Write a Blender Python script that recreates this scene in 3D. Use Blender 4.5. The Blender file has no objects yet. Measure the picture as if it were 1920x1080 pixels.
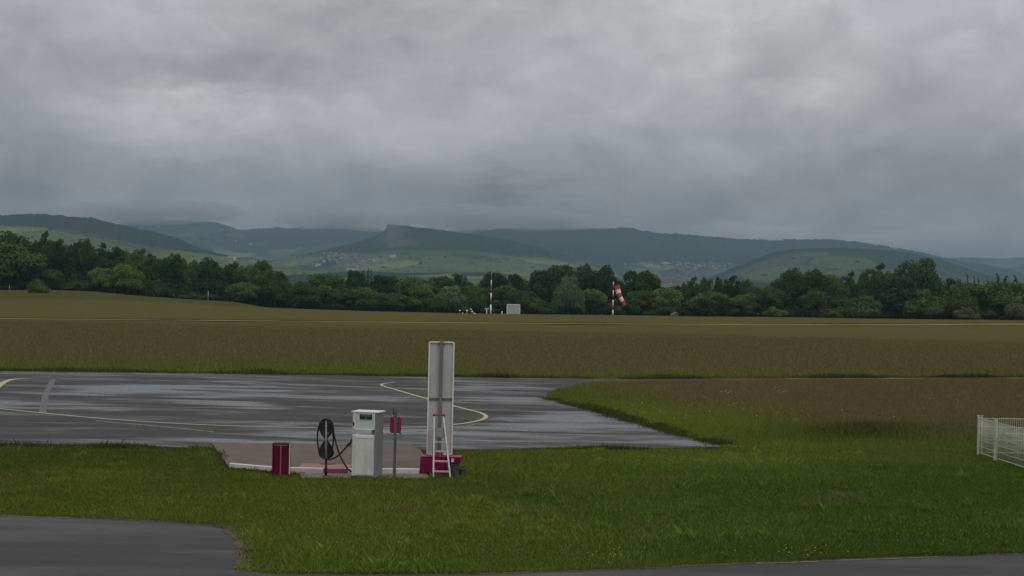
import bpy, bmesh, math, random
import numpy as np
from mathutils import Vector, Matrix

random.seed(7)
rng = np.random.default_rng(11)
sc = bpy.context.scene
col = sc.collection
R = math.radians

# ------------------------------------------------------------------ camera
H = 4.3            # eye height above the airfield
F = 2900.0         # focal length in photograph pixels
PITCH = math.atan(20.0 / F)
ROLL = R(1.2)
fw = Vector((0, math.cos(PITCH), math.sin(PITCH)))
up0 = Vector((0, -math.sin(PITCH), math.cos(PITCH)))
rt0 = Vector((1, 0, 0))
rt = rt0 * math.cos(ROLL) + up0 * math.sin(ROLL)
up = -rt0 * math.sin(ROLL) + up0 * math.cos(ROLL)
cam_d = bpy.data.cameras.new('camera')
cam_d.sensor_width = 36.0
cam_d.lens = F / 1920.0 * 36.0
cam_d.clip_start = 0.1
cam_d.clip_end = 40000
cam = bpy.data.objects.new('camera', cam_d)
cam.matrix_world = Matrix(((rt.x, up.x, -fw.x, 0), (rt.y, up.y, -fw.y, 0), (rt.z, up.z, -fw.z, H), (0, 0, 0, 1)))
col.objects.link(cam)
sc.camera = cam

def ray(px, py):
    return fw * F + rt * (px - 960.0) + up * (540.0 - py)
def ae(px, py):                       # direction as slopes: X per metre of depth, Z per metre of depth
    d = ray(px, py)
    return d.x / d.y, d.z / d.y
def ground(px, py, z=0.0):            # where the sight line meets a level plane
    d = ray(px, py)
    t = (z - H) / d.z
    return Vector((d.x * t, d.y * t, z))
def P(px, py, Y):                     # point of the sight line at depth Y
    a, e = ae(px, py)
    return Vector((a * Y, Y, H + e * Y))
def project(x, y, z):                 # numpy friendly
    dz = z - H
    f_ = y * fw.y + dz * fw.z
    r_ = x * rt.x + y * rt.y + dz * rt.z
    u_ = x * up.x + y * up.y + dz * up.z
    return 960 + F * r_ / f_, 540 - F * u_ / f_

# ------------------------------------------------------------------ node helpers
class NT:
    def __init__(s, tree):
        s.t = tree; s.n = tree.nodes; s.l = tree.links
    def new(s, typ, **kw):
        nd = s.n.new(typ)
        for k, v in kw.items():
            setattr(nd, k, v)
        return nd
    def put(s, sock, v):
        if isinstance(v, bpy.types.NodeSocket):
            s.l.new(v, sock)
        elif isinstance(v, (tuple, list)) and sock.type == 'RGBA' and len(v) == 3:
            sock.default_value = (*v, 1)
        else:
            sock.default_value = v
    def m(s, op, a, b=0.0, c=None, clamp=False):
        nd = s.new('ShaderNodeMath', operation=op, use_clamp=clamp)
        s.put(nd.inputs[0], a); s.put(nd.inputs[1], b)
        if c is not None: s.put(nd.inputs[2], c)
        return nd.outputs[0]
    def mix(s, f, a, b, blend='MIX'):
        nd = s.new('ShaderNodeMix', data_type='RGBA', blend_type=blend)
        s.put(nd.inputs[0], f); s.put(nd.inputs[6], a); s.put(nd.inputs[7], b)
        return nd.outputs[2]
    def noise(s, vec, scale, detail=4, rough=0.5, dist=0.0):
        nd = s.new('ShaderNodeTexNoise')
        if vec is not None: s.l.new(vec, nd.inputs['Vector'])
        nd.inputs['Scale'].default_value = scale
        nd.inputs['Detail'].default_value = detail
        nd.inputs['Roughness'].default_value = rough
        nd.inputs['Distortion'].default_value = dist
        return nd.outputs['Fac']
    def rng(s, v, a, b, c=0.0, d=1.0, smooth=False):
        nd = s.new('ShaderNodeMapRange')
        if smooth: nd.interpolation_type = 'SMOOTHSTEP'
        s.put(nd.inputs[0], v)
        for i, q in enumerate((a, b, c, d)): nd.inputs[i + 1].default_value = q
        return nd.outputs[0]
    def mapping(s, vec, scale=(1, 1, 1), rot=(0, 0, 0), loc=(0, 0, 0)):
        nd = s.new('ShaderNodeMapping')
        s.l.new(vec, nd.inputs[0])
        nd.inputs['Scale'].default_value = scale
        nd.inputs['Rotation'].default_value = rot
        nd.inputs['Location'].default_value = loc
        return nd.outputs[0]

# ------------------------------------------------------------------ world: overcast sky over a physical sky
SUN_EL, SUN_AZ = R(48), R(150)
world = bpy.data.worlds.new('World'); sc.world = world; world.use_nodes = True
w = NT(world.node_tree)
for nd in list(w.n): w.n.remove(nd)
tc = w.new('ShaderNodeTexCoord').outputs['Generated']
sx = w.new('ShaderNodeSeparateXYZ'); w.l.new(tc, sx.inputs[0])
X_, Y_, Z_ = sx.outputs
zc = w.m('MAXIMUM', Z_, 0.0)
tt = w.m('DIVIDE', 1.0, w.m('ADD', zc, 0.19))
cv = w.new('ShaderNodeCombineXYZ')
w.put(cv.inputs[0], w.m('MULTIPLY', X_, tt)); w.put(cv.inputs[1], w.m('MULTIPLY', Y_, tt)); cv.inputs[2].default_value = 3.7
cv = cv.outputs[0]
cv2 = w.mapping(tc, (7.0, 7.0, 11.0), loc=(2.3, 0.7, 5.1))
nA = w.m('ADD', w.m('MULTIPLY', w.noise(cv2, 1.0, 9, 0.52, 0.5), .7), w.m('MULTIPLY', w.noise(cv, 1.25, 8, 0.50, 0.35), .3))
nB = w.noise(w.mapping(cv2, loc=(3.1, 8.2, 4)), 3.4, 9, 0.58, 0.6)
nC = w.noise(cv, 0.5, 3, 0.5, 0.2)
ramp = w.new('ShaderNodeValToRGB')
ramp.color_ramp.interpolation = 'B_SPLINE'
stops = [(0.0, .19), (0.02, .21), (0.045, .235), (0.08, .295), (0.13, .345), (0.2, .37), (0.5, .46), (1.0, .52)]
els = ramp.color_ramp.elements
els[0].position, els[0].color = stops[0][0], (stops[0][1],) * 3 + (1,)
els[1].position, els[1].color = stops[-1][0], (stops[-1][1],) * 3 + (1,)
for p, v in stops[1:-1]:
    e_ = els.new(p); e_.color = (v, v, v, 1)
w.l.new(zc, ramp.inputs[0])
# broad lighter and darker parts of the cloud deck
wx = w.m('ADD', X_, w.m('MULTIPLY', w.m('SUBTRACT', w.noise(cv, 5.0, 7, .6), 0.5), 0.10))
wz = w.m('ADD', Z_, w.m('MULTIPLY', w.m('SUBTRACT', w.noise(w.mapping(cv, loc=(7, 3, 1)), 5.0, 7, .6), 0.5), 0.055))
front = w.m('GREATER_THAN', Y_, 0.0)
tot = None
for (px, py, gx, gy, amp) in [
        (320, 205, 95, 34, .26), (385, 190, 32, 14, .14), (560, 135, 190, 42, -.17), (260, 125, 150, 34, -.10), (40, 120, 160, 130, -.02),
        (760, 60, 150, 50, -.06), (960, 70, 170, 90, .10), (1130, 150, 170, 90, .13), (1540, 165, 38, 26, .13),
        (1290, 190, 110, 80, .10), (1330, 10, 120, 45, .10), (1470, 90, 90, 40, -.07), (1780, 360, 240, 45, -.15), (945, 362, 75, 16, -.20), (100, 345, 260, 34, -.15),
        (700, 340, 260, 26, -.08), (1390, 432, 75, 12, .22), (1660, 452, 130, 12, .12), (80, 388, 170, 12, .08),
        (1300, 330, 240, 50, -.06), (1800, 120, 120, 90, -.03), (640, 230, 160, 45, .08)]:
    d = ray(px, py).normalized()
    q1 = w.m('MULTIPLY', w.m('SUBTRACT', wx, d.x), F / gx)
    q2 = w.m('MULTIPLY', w.m('SUBTRACT', wz, d.z), F / gy)
    g = w.m('MULTIPLY', w.m('EXPONENT', w.m('MULTIPLY', w.m('ADD', w.m('MULTIPLY', q1, q1), w.m('MULTIPLY', q2, q2)), -0.5)), amp)
    tot = g if tot is None else w.m('ADD', tot, g)
tot = w.m('MULTIPLY', tot, front)
mod = w.m('MULTIPLY', w.rng(nA, 0.36, 0.64, 0.79, 1.21), w.rng(nB, 0.32, 0.68, 0.89, 1.11))
lum = w.m('MULTIPLY', w.m('MULTIPLY', ramp.outputs[0], mod), w.m('ADD', 1.0, w.m('MULTIPLY', tot, 1.35)))
tint = w.mix(w.rng(nC, 0.38, 0.62), (1.03, 0.995, 0.97), (1.0, 0.985, 1.045))
low = w.rng(Z_, 0.0, 0.06, 1.0, 0.0)
tint = w.mix(low, tint, (1.10, 1.0, 0.945))
hsv = w.new('ShaderNodeVectorMath', operation='SCALE')
w.l.new(tint, hsv.inputs[0]); w.l.new(lum, hsv.inputs['Scale'])
bg2 = w.new('ShaderNodeBackground'); w.l.new(hsv.outputs[0], bg2.inputs[0]); bg2.inputs[1].default_value = 1.52
sky = w.new('ShaderNodeTexSky', sky_type='NISHITA')
sky.sun_disc = False; sky.sun_elevation = SUN_EL; sky.sun_rotation = SUN_AZ
bg1 = w.new('ShaderNodeBackground'); w.l.new(sky.outputs[0], bg1.inputs[0]); bg1.inputs[1].default_value = 0.06
ms = w.new('ShaderNodeMixShader'); ms.inputs[0].default_value = 0.96
w.l.new(bg1.outputs[0], ms.inputs[1]); w.l.new(bg2.outputs[0], ms.inputs[2])
wo = w.new('ShaderNodeOutputWorld'); w.l.new(ms.outputs[0], wo.inputs[0])

sun_d = bpy.data.lights.new('sun', 'SUN'); sun_d.energy = 0.5; sun_d.angle = R(25); sun_d.color = (1, .97, .92)
sun = bpy.data.objects.new('sun', sun_d)
sdir = Vector((math.cos(SUN_EL) * math.sin(SUN_AZ), math.cos(SUN_EL) * math.cos(SUN_AZ), math.sin(SUN_EL)))
sun.rotation_euler = sdir.to_track_quat('Z', 'Y').to_euler()
sun.location = (0, -20, 60)
col.objects.link(sun)
sc.view_settings.view_transform = 'Standard'; sc.view_settings.look = 'None'
sc.view_settings.gamma = 1; sc.view_settings.use_curve_mapping = False
sc.view_settings.exposure = 0.0
sc.cycles.volume_bounces = 0
sc.cycles.max_bounces = 6
sc.cycles.use_denoising = True

# ------------------------------------------------------------------ object helpers
def tag(o, label=None, cat=None, group=None, kind=None):
    if label: o['label'] = label
    if cat: o['category'] = cat
    if group: o['group'] = group
    if kind: o['kind'] = kind
    return o
def empty(name, loc, rz=0.0):
    o = bpy.data.objects.new(name, None); o.empty_display_size = 0.2
    o.location = loc; o.rotation_euler = (0, 0, rz); col.objects.link(o); return o
def link(name, me, parent=None, mats=()):
    for m_ in mats: me.materials.append(m_)
    o = bpy.data.objects.new(name, me); col.objects.link(o)
    if parent is not None: o.parent = parent
    return o
def smooth(me):
    me.polygons.foreach_set('use_smooth', [True] * len(me.polygons))

class MB:
    def __init__(s): s.b = bmesh.new()
    def box(s, c, size, bev=0.0, rz=0.0, mat=0):
        M = Matrix.Translation(c) @ Matrix.Rotation(rz, 4, 'Z') @ Matrix.Diagonal((*size, 1))
        r = bmesh.ops.create_cube(s.b, size=1.0, matrix=M)
        fs = set(f for v in r['verts'] for f in v.link_faces)
        for f in fs: f.material_index = mat
        if bev > 0:
            es = list(set(e for v in r['verts'] for e in v.link_edges))
            bmesh.ops.bevel(s.b, geom=es, offset=bev, segments=2, profile=0.6, affect='EDGES', material=-1)
        return s
    def tube(s, pts, rad, seg=8, mat=0, cap=True, closed=False):
        pts = [Vector(p) for p in pts]; n = len(pts)
        rads = rad if isinstance(rad, (list, tuple)) else [rad] * n
        rings = []; last = None
        for i, p in enumerate(pts):
            if closed: d = pts[(i + 1) % n] - pts[i - 1]
            else: d = pts[min(i + 1, n - 1)] - pts[max(i - 1, 0)]
            d.normalize()
            if last is None:
                u_ = d.orthogonal().normalized()
            else:
                u_ = last - d * last.dot(d)
                u_ = u_.normalized() if u_.length > 1e-6 else d.orthogonal().normalized()
            last = u_; v_ = d.cross(u_)
            rings.append([s.b.verts.new(p + (u_ * math.cos(2 * math.pi * k / seg) + v_ * math.sin(2 * math.pi * k / seg)) * rads[i]) for k in range(seg)])
        m_ = n if closed else n - 1
        for i in range(m_):
            a, b = rings[i], rings[(i + 1) % n]
            for k in range(seg):
                try:
                    f = s.b.faces.new((a[k], a[(k + 1) % seg], b[(k + 1) % seg], b[k])); f.material_index = mat; f.smooth = True
                except ValueError: pass
        if cap and not closed:
            for r_ in (rings[0][::-1], rings[-1]):
                f = s.b.faces.new(r_); f.material_index = mat
        return s
    def prism(s, pts, h0, h1, mat=0):            # polygon (x, y) extruded in z
        lo = [s.b.verts.new((x, y, h0)) for x, y in pts]; hi = [s.b.verts.new((x, y, h1)) for x, y in pts]
        n = len(pts)
        fs = [s.b.faces.new(lo[::-1]), s.b.faces.new(hi)]
        for i in range(n): fs.append(s.b.faces.new((lo[i], lo[(i + 1) % n], hi[(i + 1) % n], hi[i])))
        for f in fs: f.material_index = mat
        return s
    def mesh(s, name):
        bmesh.ops.recalc_face_normals(s.b, faces=s.b.faces)
        me = bpy.data.meshes.new(name); s.b.to_mesh(me); s.b.free(); return me
    def build(s, name, mat, parent=None):
        return link(name, s.mesh(name), parent, mat if isinstance(mat, (list, tuple)) else [mat])

def np_mesh(name, verts, faces, k):
    me = bpy.data.meshes.new(name)
    verts = np.asarray(verts, np.float32); faces = np.asarray(faces, np.int32)
    me.vertices.add(len(verts)); me.vertices.foreach_set('co', verts.ravel())
    me.loops.add(faces.size); me.loops.foreach_set('vertex_index', faces.ravel())
    me.polygons.add(len(faces)); me.polygons.foreach_set('loop_start', np.arange(0, faces.size, k, dtype=np.int32))
    me.update(calc_edges=True); return me
def set_col(me, rgb, name='tone'):
    at = me.color_attributes.new(name, 'FLOAT_COLOR', 'POINT')
    c = np.ones((len(rgb), 4), np.float32); c[:, :3] = rgb
    at.data.foreach_set('color', c.ravel())
def grid_faces(nr, nc):
    i = np.arange((nr - 1) * (nc - 1)); r_, c_ = i // (nc - 1), i % (nc - 1)
    a = r_ * nc + c_
    return np.stack([a, a + 1, a + nc + 1, a + nc], 1)

# smooth pseudo noise for numpy, -1..1
def make_noise(seed, n=14, lo=1.0, hi=4.0):
    g = np.random.default_rng(seed)
    th = g.uniform(0, 2 * np.pi, n); f = np.exp(g.uniform(np.log(lo), np.log(hi), n)); ph = g.uniform(0, 2 * np.pi, n)
    amp = 1 / f ** 0.7; amp /= np.sqrt((amp ** 2).sum() / 2)
    def fn(x, y):
        out = 0
        for t, q, p, a in zip(th, f, ph, amp): out = out + a * np.sin((x * np.cos(t) + y * np.sin(t)) * q + p)
        return out * 0.55
    return fn
def sstep(a, b, x):
    t = np.clip((x - a) / (b - a), 0, 1); return t * t * (3 - 2 * t)

# ------------------------------------------------------------------ materials
MATS = {}
def mat(name, colour, rough=0.6, metal=0.0, var=0.12, scale=14.0, bump=0.0, spec=0.5, dirt=None, coords='Object'):
    m_ = bpy.data.materials.new(name); m_.use_nodes = True
    t = NT(m_.node_tree); b = t.n['Principled BSDF']
    co = t.new('ShaderNodeTexCoord').outputs[coords]
    n1 = t.noise(co, scale, 5, .6)
    c = t.mix(t.rng(n1, .3, .7), tuple(x * (1 - var) for x in colour), tuple(min(1, x * (1 + var)) for x in colour))
    if dirt:
        n2 = t.noise(t.mapping(co, (1, 1, .35)), scale * .45, 6, .65)
        c = t.mix(t.rng(n2, .5, .72, 0, dirt[1]), c, dirt[0])
    t.l.new(c, b.inputs['Base Color'])
    t.put(b.inputs['Roughness'], t.rng(n1, .3, .7, rough * .85, min(1, rough * 1.15)))
    b.inputs['Metallic'].default_value = metal
    b.inputs['Specular IOR Level'].default_value = spec
    if bump:
        bp = t.new('ShaderNodeBump'); bp.inputs['Strength'].default_value = bump; bp.inputs['Distance'].default_value = 0.01
        t.l.new(t.noise(co, scale * 6, 4, .6), bp.inputs['Height']); t.l.new(bp.outputs[0], b.inputs['Normal'])
    MATS[name] = m_; return m_

grime = (.10, .095, .075)
mat('white_paint', (.66, .66, .60), .42, dirt=(grime, .35), var=.05, scale=6)
mat('head_white', (.60, .61, .57), .4, dirt=(grime, .3), var=.05, scale=6)
mat('bright_trim', (.80, .80, .77), .35, var=.03)
mat('grey_side', (.21, .215, .21), .5, dirt=(grime, .2))
mat('panel_back', (.50, .51, .48), .5, dirt=((.16, .165, .15), .45), var=.06, scale=3)
mat('galvanised', (.19, .20, .20), .45, metal=.3, dirt=(grime, .3), scale=9)
mat('dark_steel', (.06, .06, .058), .5, metal=.2)
mat('aluminium', (.56, .56, .54), .38, metal=.35, dirt=(grime, .3))
mat('dark_red', (.105, .002, .024), .5, spec=.25, dirt=((.045, .01, .015), .6), scale=7)
mat('pink_red', (.34, .012, .09), .5, spec=.3, dirt=((.1, .02, .04), .4), scale=9)
mat('rib_pink', (.33, .085, .135), .5)
mat('bright_red', (.42, .012, .05), .5)
mat('crimson_box', (.24, .002, .058), .4, spec=.3, dirt=((.08, .005, .02), .5), scale=5)
mat('rubber', (.012, .012, .013), .55)
mat('rubber_grey', (.016, .017, .016), .6)
mat('bucket', (.055, .055, .05), .55, dirt=((.11, .09, .07), .5))
mat('green_display', (.004, .045, .025), .25)
mat('display_print', (.30, .42, .38), .5)
mat('fence_white', (.50, .54, .46), .45, var=.04, dirt=(grime, .3))
mat('mast_white', (.80, .80, .78), .5)
mat('mast_red', (.18, .01, .015), .5)
mat('sock_red', (.62, .02, .07), .8)
mat('sock_white', (.80, .72, .70), .8)
mat('shelter_white', (.42, .44, .43), .5, dirt=(grime, .3), scale=1.2)
mat('shelter_trim', (.72, .74, .73), .45)
mat('bark', (.055, .045, .035), .9, scale=2, bump=.4)
mat('roof_tile', (.15, .085, .065), .9, scale=.3)
mat('roof_slate', (.11, .10, .10), .9, scale=.3)
mat('wall_cream', (.32, .29, .25), .9, scale=.2)
mat('wall_pale', (.52, .51, .48), .9, scale=.2)
mat('wall_stone', (.19, .168, .15), .9, scale=.2)
mat('concrete_strip', (.15, .135, .115), .75, dirt=((.06, .06, .035), .8), scale=3, bump=.3)
mat('disc_dark', (.03, .032, .03), .6)
mat('yellow_flower', (.75, .68, .08), .7)
mat('white_flower', (.75, .75, .65), .7)

def attr_mat(name, rough=.8, noise_scale=None, amt=.25, sheen=0.0, translucent=0.0, objcol=False, bump=None, stretch=(1, 1, 1), fine=None):
    m_ = bpy.data.materials.new(name); m_.use_nodes = True
    t = NT(m_.node_tree); b = t.n['Principled BSDF']
    a = t.new('ShaderNodeAttribute', attribute_name='tone').outputs['Color']
    c = a
    if objcol:
        oi = t.new('ShaderNodeObjectInfo')
        c = t.mix(1.0, c, oi.outputs['Color'], 'MULTIPLY')
    if noise_scale:
        co = t.mapping(t.new('ShaderNodeTexCoord').outputs['Object'], stretch)
        n1 = t.noise(co, noise_scale, 8, .62)
        g = t.rng(n1, .25, .75, 1 - amt, 1 + amt)
        cc = t.new('ShaderNodeCombineColor'); 
        for i in range(3): t.l.new(g, cc.inputs[i])
        c = t.mix(1.0, c, cc.outputs[0], 'MULTIPLY')
        if fine:
            n2 = t.noise(co, fine[0], 3, .6)
            g2 = t.rng(n2, .3, .7, 1 - fine[1], 1 + fine[1])
            cc2 = t.new('ShaderNodeCombineColor')
            for i in range(3): t.l.new(g2, cc2.inputs[i])
            c = t.mix(1.0, c, cc2.outputs[0], 'MULTIPLY')
    t.l.new(c, b.inputs['Base Color'])
    b.inputs['Roughness'].default_value = rough
    b.inputs['Specular IOR Level'].default_value = 0.0 if name in ('ground', 'hillside') else .08
    if bump:
        bp = t.new('ShaderNodeBump'); bp.inputs['Strength'].default_value = bump[1]; bp.inputs['Distance'].default_value = bump[2]
        t.l.new(t.noise(t.new('ShaderNodeTexCoord').outputs['Object'], bump[0], 5, .6), bp.inputs['Height'])
        t.l.new(bp.outputs[0], b.inputs['Normal'])
    if translucent:
        tr = t.new('ShaderNodeBsdfTranslucent'); t.l.new(c, tr.inputs[0])
        mx = t.new('ShaderNodeMixShader'); mx.inputs[0].default_value = translucent
        t.l.new(b.outputs[0], mx.inputs[1]); t.l.new(tr.outputs[0], mx.inputs[2])
        t.l.new(mx.outputs[0], t.n['Material Output'].inputs[0])
    MATS[name] = m_; return m_
attr_mat('ground', 1.0, 0.35, .16, fine=(7.0, .22), bump=(9, .6, .05))
attr_mat('blade', .6, translucent=.25)
attr_mat('leaf', .65, translucent=.2, objcol=True)
attr_mat('hillside', .95, 0.012, .22, fine=(.08, .18))

def asphalt(name, base, lo, hi, wet):
    m_ = bpy.data.materials.new(name); m_.use_nodes = True
    t = NT(m_.node_tree); b = t.n['Principled BSDF']
    co = t.new('ShaderNodeTexCoord').outputs['Object']
    big = t.noise(t.mapping(co, (.55, .9, 1)), .16, 6, .58, .6)
    mid = t.noise(t.mapping(co, (.35, 1.4, 1), rot=(0, 0, R(4))), .55, 6, .62, .4)
    fine = t.noise(co, 40, 3, .6)
    wetm = t.m('ADD', t.m('MULTIPLY', big, .6), t.m('MULTIPLY', mid, .4))
    wm = t.rng(wetm, .45, .62, 0, 1, True)
    c = t.mix(t.rng(mid, .3, .7), tuple(x * .78 for x in base), tuple(x * 1.25 for x in base))
    c = t.mix(t.rng(fine, .35, .65, 0, .35), c, tuple(x * 1.9 for x in base))
    c = t.mix(t.m('MULTIPLY', wm, .35), c, tuple(x * .55 for x in base))
    t.l.new(c, b.inputs['Base Color'])
    r_ = t.m('SUBTRACT', t.rng(mid, .3, .7, hi, hi * .85), t.m('MULTIPLY', wm, (hi - lo) * wet))
    t.l.new(r_, b.inputs['Roughness'])
    t.put(b.inputs['Specular IOR Level'], t.rng(wm, 0, 1, .11, .30))
    bp = t.new('ShaderNodeBump'); bp.inputs['Distance'].default_value = .004
    t.put(bp.inputs['Strength'], t.rng(wetm, .44, .58, .5, .05))
    t.l.new(fine, bp.inputs['Height']); t.l.new(bp.outputs[0], b.inputs['Normal'])
    MATS[name] = m_; return m_
asphalt('taxiway_asphalt', (.039, .039, .038), .20, .72, 1.0)
asphalt('path_asphalt', (.050, .0515, .050), .5, .8, .5)

def worn_paint(name, colour, base, wear, scale=5):
    m_ = bpy.data.materials.new(name); m_.use_nodes = True
    t = NT(m_.node_tree); b = t.n['Principled BSDF']
    co = t.new('ShaderNodeTexCoord').outputs['Object']
    n1 = t.noise(co, scale, 7, .7)
    c = t.mix(t.rng(n1, wear, wear + .08), colour, base)
    t.l.new(c, b.inputs['Base Color']); b.inputs['Roughness'].default_value = .55
    MATS[name] = m_; return m_
worn_paint('yellow_line', (.42, .39, .19), (.14, .13, .10), .62, 3)
worn_paint('joint', (.075, .075, .073), (.04, .04, .04), .5, 3)
worn_paint('grey_line', (.24, .24, .22), (.08, .08, .078), .5, 3)
worn_paint('kerb_white', (.66, .62, .56), (.20, .16, .12), .60, 9)
worn_paint('kerb_red', (.30, .075, .09), (.22, .13, .12), .60, 7)
worn_paint('pad_red', (.30, .08, .095), (.15, .115, .10), .50, 4)
m_ = mat('pad_concrete', (.140, .110, .094), .75, spec=.12, var=.22, scale=1.4, dirt=((.088, .083, .078), .9), bump=.2)

# ------------------------------------------------------------------ terrain of the airfield
TL = 450.0      # depth of the wood's edge
base_line = [(-500, 540), (0, 543.5), (100, 543.5), (180, 546), (234, 552), (338, 560), (440, 566), (500, 576), (700, 583), (840, 586), (1000, 588.5),
             (1150, 590.5), (1420, 593.5), (1600, 596), (1920, 600), (2400, 606)]
bl_a = np.array([ae(*q)[0] for q in base_line]); bl_z = np.array([H + ae(*q)[1] * TL for q in base_line])
def gz(x, y):
    x = np.asarray(x, float); y = np.asarray(y, float)
    a = x / np.maximum(y, 50)
    zt = np.interp(a, bl_a, bl_z)
    k = sstep(250, TL, y)
    far = sstep(TL + 40, 1400, y)
    return zt * k * (1 - far) - 12 * far
def gz1(x, y): return float(gz(x, y))

# outlines of the paved areas, as seen ground points
TAXI = [(-700, 684), (0, 695.5), (200, 697.5), (400, 700), (600, 703), (800, 706.5), (1000, 709), (1180, 711), (1400, 709.5), (1650, 708.5), (1920, 707.5), (2500, 706),
        (2500, 708.5), (1920, 709.6), (1650, 710.8), (1400, 712), (1240, 713.5), (1150, 717), (1085, 724), (1045, 731), (1026, 738), (1026, 745), (1050, 752), (1100, 764),
        (1160, 780), (1230, 801), (1300, 821), (1350, 832), (1408, 839), (1300, 841), (1150, 842), (1000, 842.5), (860, 844), (760, 845), (400, 841), (0, 839), (-700, 824)]
PAD = [(396, 834), (770, 837), (786, 846), (800, 862), (808, 889), (620, 888.5), (520, 885), (428, 878), (414, 858)]
PATH = [(-700, 955), (0, 967), (150, 972), (300, 979), (395, 985), (432, 996), (452, 1016), (459, 1040), (452, 1058), (440, 1069), (520, 1079), (700, 1080), (900, 1078), (1100, 1072),
        (1280, 1064), (1450, 1056), (1600, 1050), (1760, 1044), (1920, 1040), (2500, 1022), (2500, 1500), (-700, 1500)]
def w2(poly): return [tuple(ground(*q)[:2]) for q in poly]
TAXI_W, PAD_W, PATH_W = w2(TAXI), w2(PAD), w2(PATH)
def inside(px, py, poly):
    px = np.asarray(px); py = np.asarray(py); r_ = np.zeros(px.shape, bool); n = len(poly)
    for i in range(n):
        x0, y0 = poly[i]; x1, y1 = poly[(i + 1) % n]
        c = (y0 > py) != (y1 > py)
        with np.errstate(divide='ignore', invalid='ignore'):
            xi = (x1 - x0) * (py - y0) / (y1 - y0) + x0
        r_ ^= c & (px < xi)
    return r_

nz1, nz2, nz3, nz4 = make_noise(1, 16, .15, 1.2), make_noise(2, 16, .8, 5), make_noise(3, 14, .01, .08), make_noise(4, 14, .05, .4)
GREEN = np.array([.090, .142, .018]); GREEN2 = np.array([.130, .162, .022]); OLIVE = np.array([.152, .136, .046]); BROWN = np.array([.178, .142, .056]); DARKG = np.array([.035, .062, .008])
PALE = np.array([.165, .146, .052]); FARG = np.array([.112, .116, .042])
mead_px = np.array([900, 1060, 1130, 1200, 1300, 1450, 1600, 1750, 1920, 2500]); mead_py = np.array([716, 724, 738, 752, 778, 797, 812, 812, 806, 800])
def tone(x, y):
    x = np.asarray(x, float); y = np.asarray(y, float)
    px, py = project(x, np.maximum(y, 5), gz(x, y))
    n1, n2, n3, n4 = nz1(x, y), nz2(x, y), nz3(x, y), nz4(x, y)
    lawn = (GREEN + (GREEN2 - GREEN) * np.clip(.45 + .45 * n1 + .2 * n2 + .45 * n4, 0, 1)[:, None]) * (1 + .16 * n4 + .08 * n1)[:, None]
    edge = np.interp(px, mead_px, mead_py)
    k = sstep(26, -26, (py - edge) + 14 * n1 + 10 * n4 + 6 * n2)          # 1 in the tall brown meadow
    right = OLIVE + (BROWN - OLIVE) * np.clip(.55 + .6 * n4 + .2 * n1, 0, 1)[:, None]
    near = lawn * (1 - k[:, None]) + right * k[:, None]
    for bx, by, br, bh in ((1245, 905, 38, 7), (1030, 965, 34, 8), (1215, 990, 40, 9), (760, 960, 50, 9), (1560, 935, 60, 8), (330, 880, 50, 7)):
        kk_ = (np.exp(-((px - bx) / br) ** 2 - ((py - by) / bh) ** 2) * (.55 + .3 * n2))[:, None]
        near = near * (1 - kk_) + np.array([.135, .125, .045]) * kk_
    # dark tall green clump before the meadow
    dk = np.exp(-((px - 1610) / 110) ** 2 - ((py - 815) / 11) ** 2)
    near = near * (1 - .75 * dk[:, None]) + DARKG * .75 * dk[:, None]
    yb = np.interp(px, [-700, 0, 960, 1920, 2500], [684, 695.5, 708.5, 708, 706])
    farmask = py < yb + .5
    k2 = sstep(1, 17, (yb - py) + 4 * n1) * np.where(px > 1350, 1, 1)
    k2 = np.maximum(k2, sstep(1250, 1500, px) * .7)
    m_ = OLIVE + (PALE - OLIVE) * (np.clip(.35 + .45 * n3 + .25 * n4, 0, 1))[:, None] * .7
    g2 = GREEN2 * 1.02
    far = g2 * (1 - k2[:, None]) + m_ * k2[:, None]
    # greener bank on the left below the wood
    lb = np.interp(px, [-500, 0, 180, 340, 470, 560, 700], [558, 560, 562, 568, 577, 580, 581])
    k3 = sstep(3, -3, py - lb) * sstep(700, 480, px)
    far = far * (1 - k3[:, None]) + FARG * k3[:, None]
    k4 = sstep(TL + 5, TL + 30, y)
    far = far * (1 - k4[:, None]) + np.array([.05, .07, .03]) * k4[:, None]
    out = np.where(farmask[:, None], far, near)
    return out

def axis(*seg):
    out = []
    for a, b, st in seg: out.append(np.arange(a, b, st))
    return np.concatenate(out)
gy = axis((-2000, -100, 200), (-100, 20, 8), (20, 46, .3), (46, 100, .7), (100, 260, 3), (260, 520, 4), (520, 1500, 60), (1500, 14001, 500))
gx = axis((-8500, -1000, 500), (-1000, -300, 50), (-300, -80, 6), (-80, -30, 1.5), (-30, 30, .5), (30, 80, 1.5), (80, 300, 6), (300, 1000, 50), (1000, 8501, 500))
XX, YY = np.meshgrid(gx, gy)
xx, yy = XX.ravel(), YY.ravel()
zz = gz(xx, yy) + np.where((yy > 100) & (yy < 600), nz4(xx, yy) * .05, 0)
zz = zz - np.where(yy > 3000, 8, 0)
gm = np_mesh('ground', np.stack([xx, yy, zz], 1), grid_faces(len(gy), len(gx)), 4)
set_col(gm, np.clip(tone(xx, yy) * (.52 + .16 * sstep(110, 260, yy))[:, None], .005, 1)); smooth(gm)  # ground tone lowered to stand in for shade among the blades
tag(link('ground', gm, None, [MATS['ground']]), kind='structure')

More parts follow.
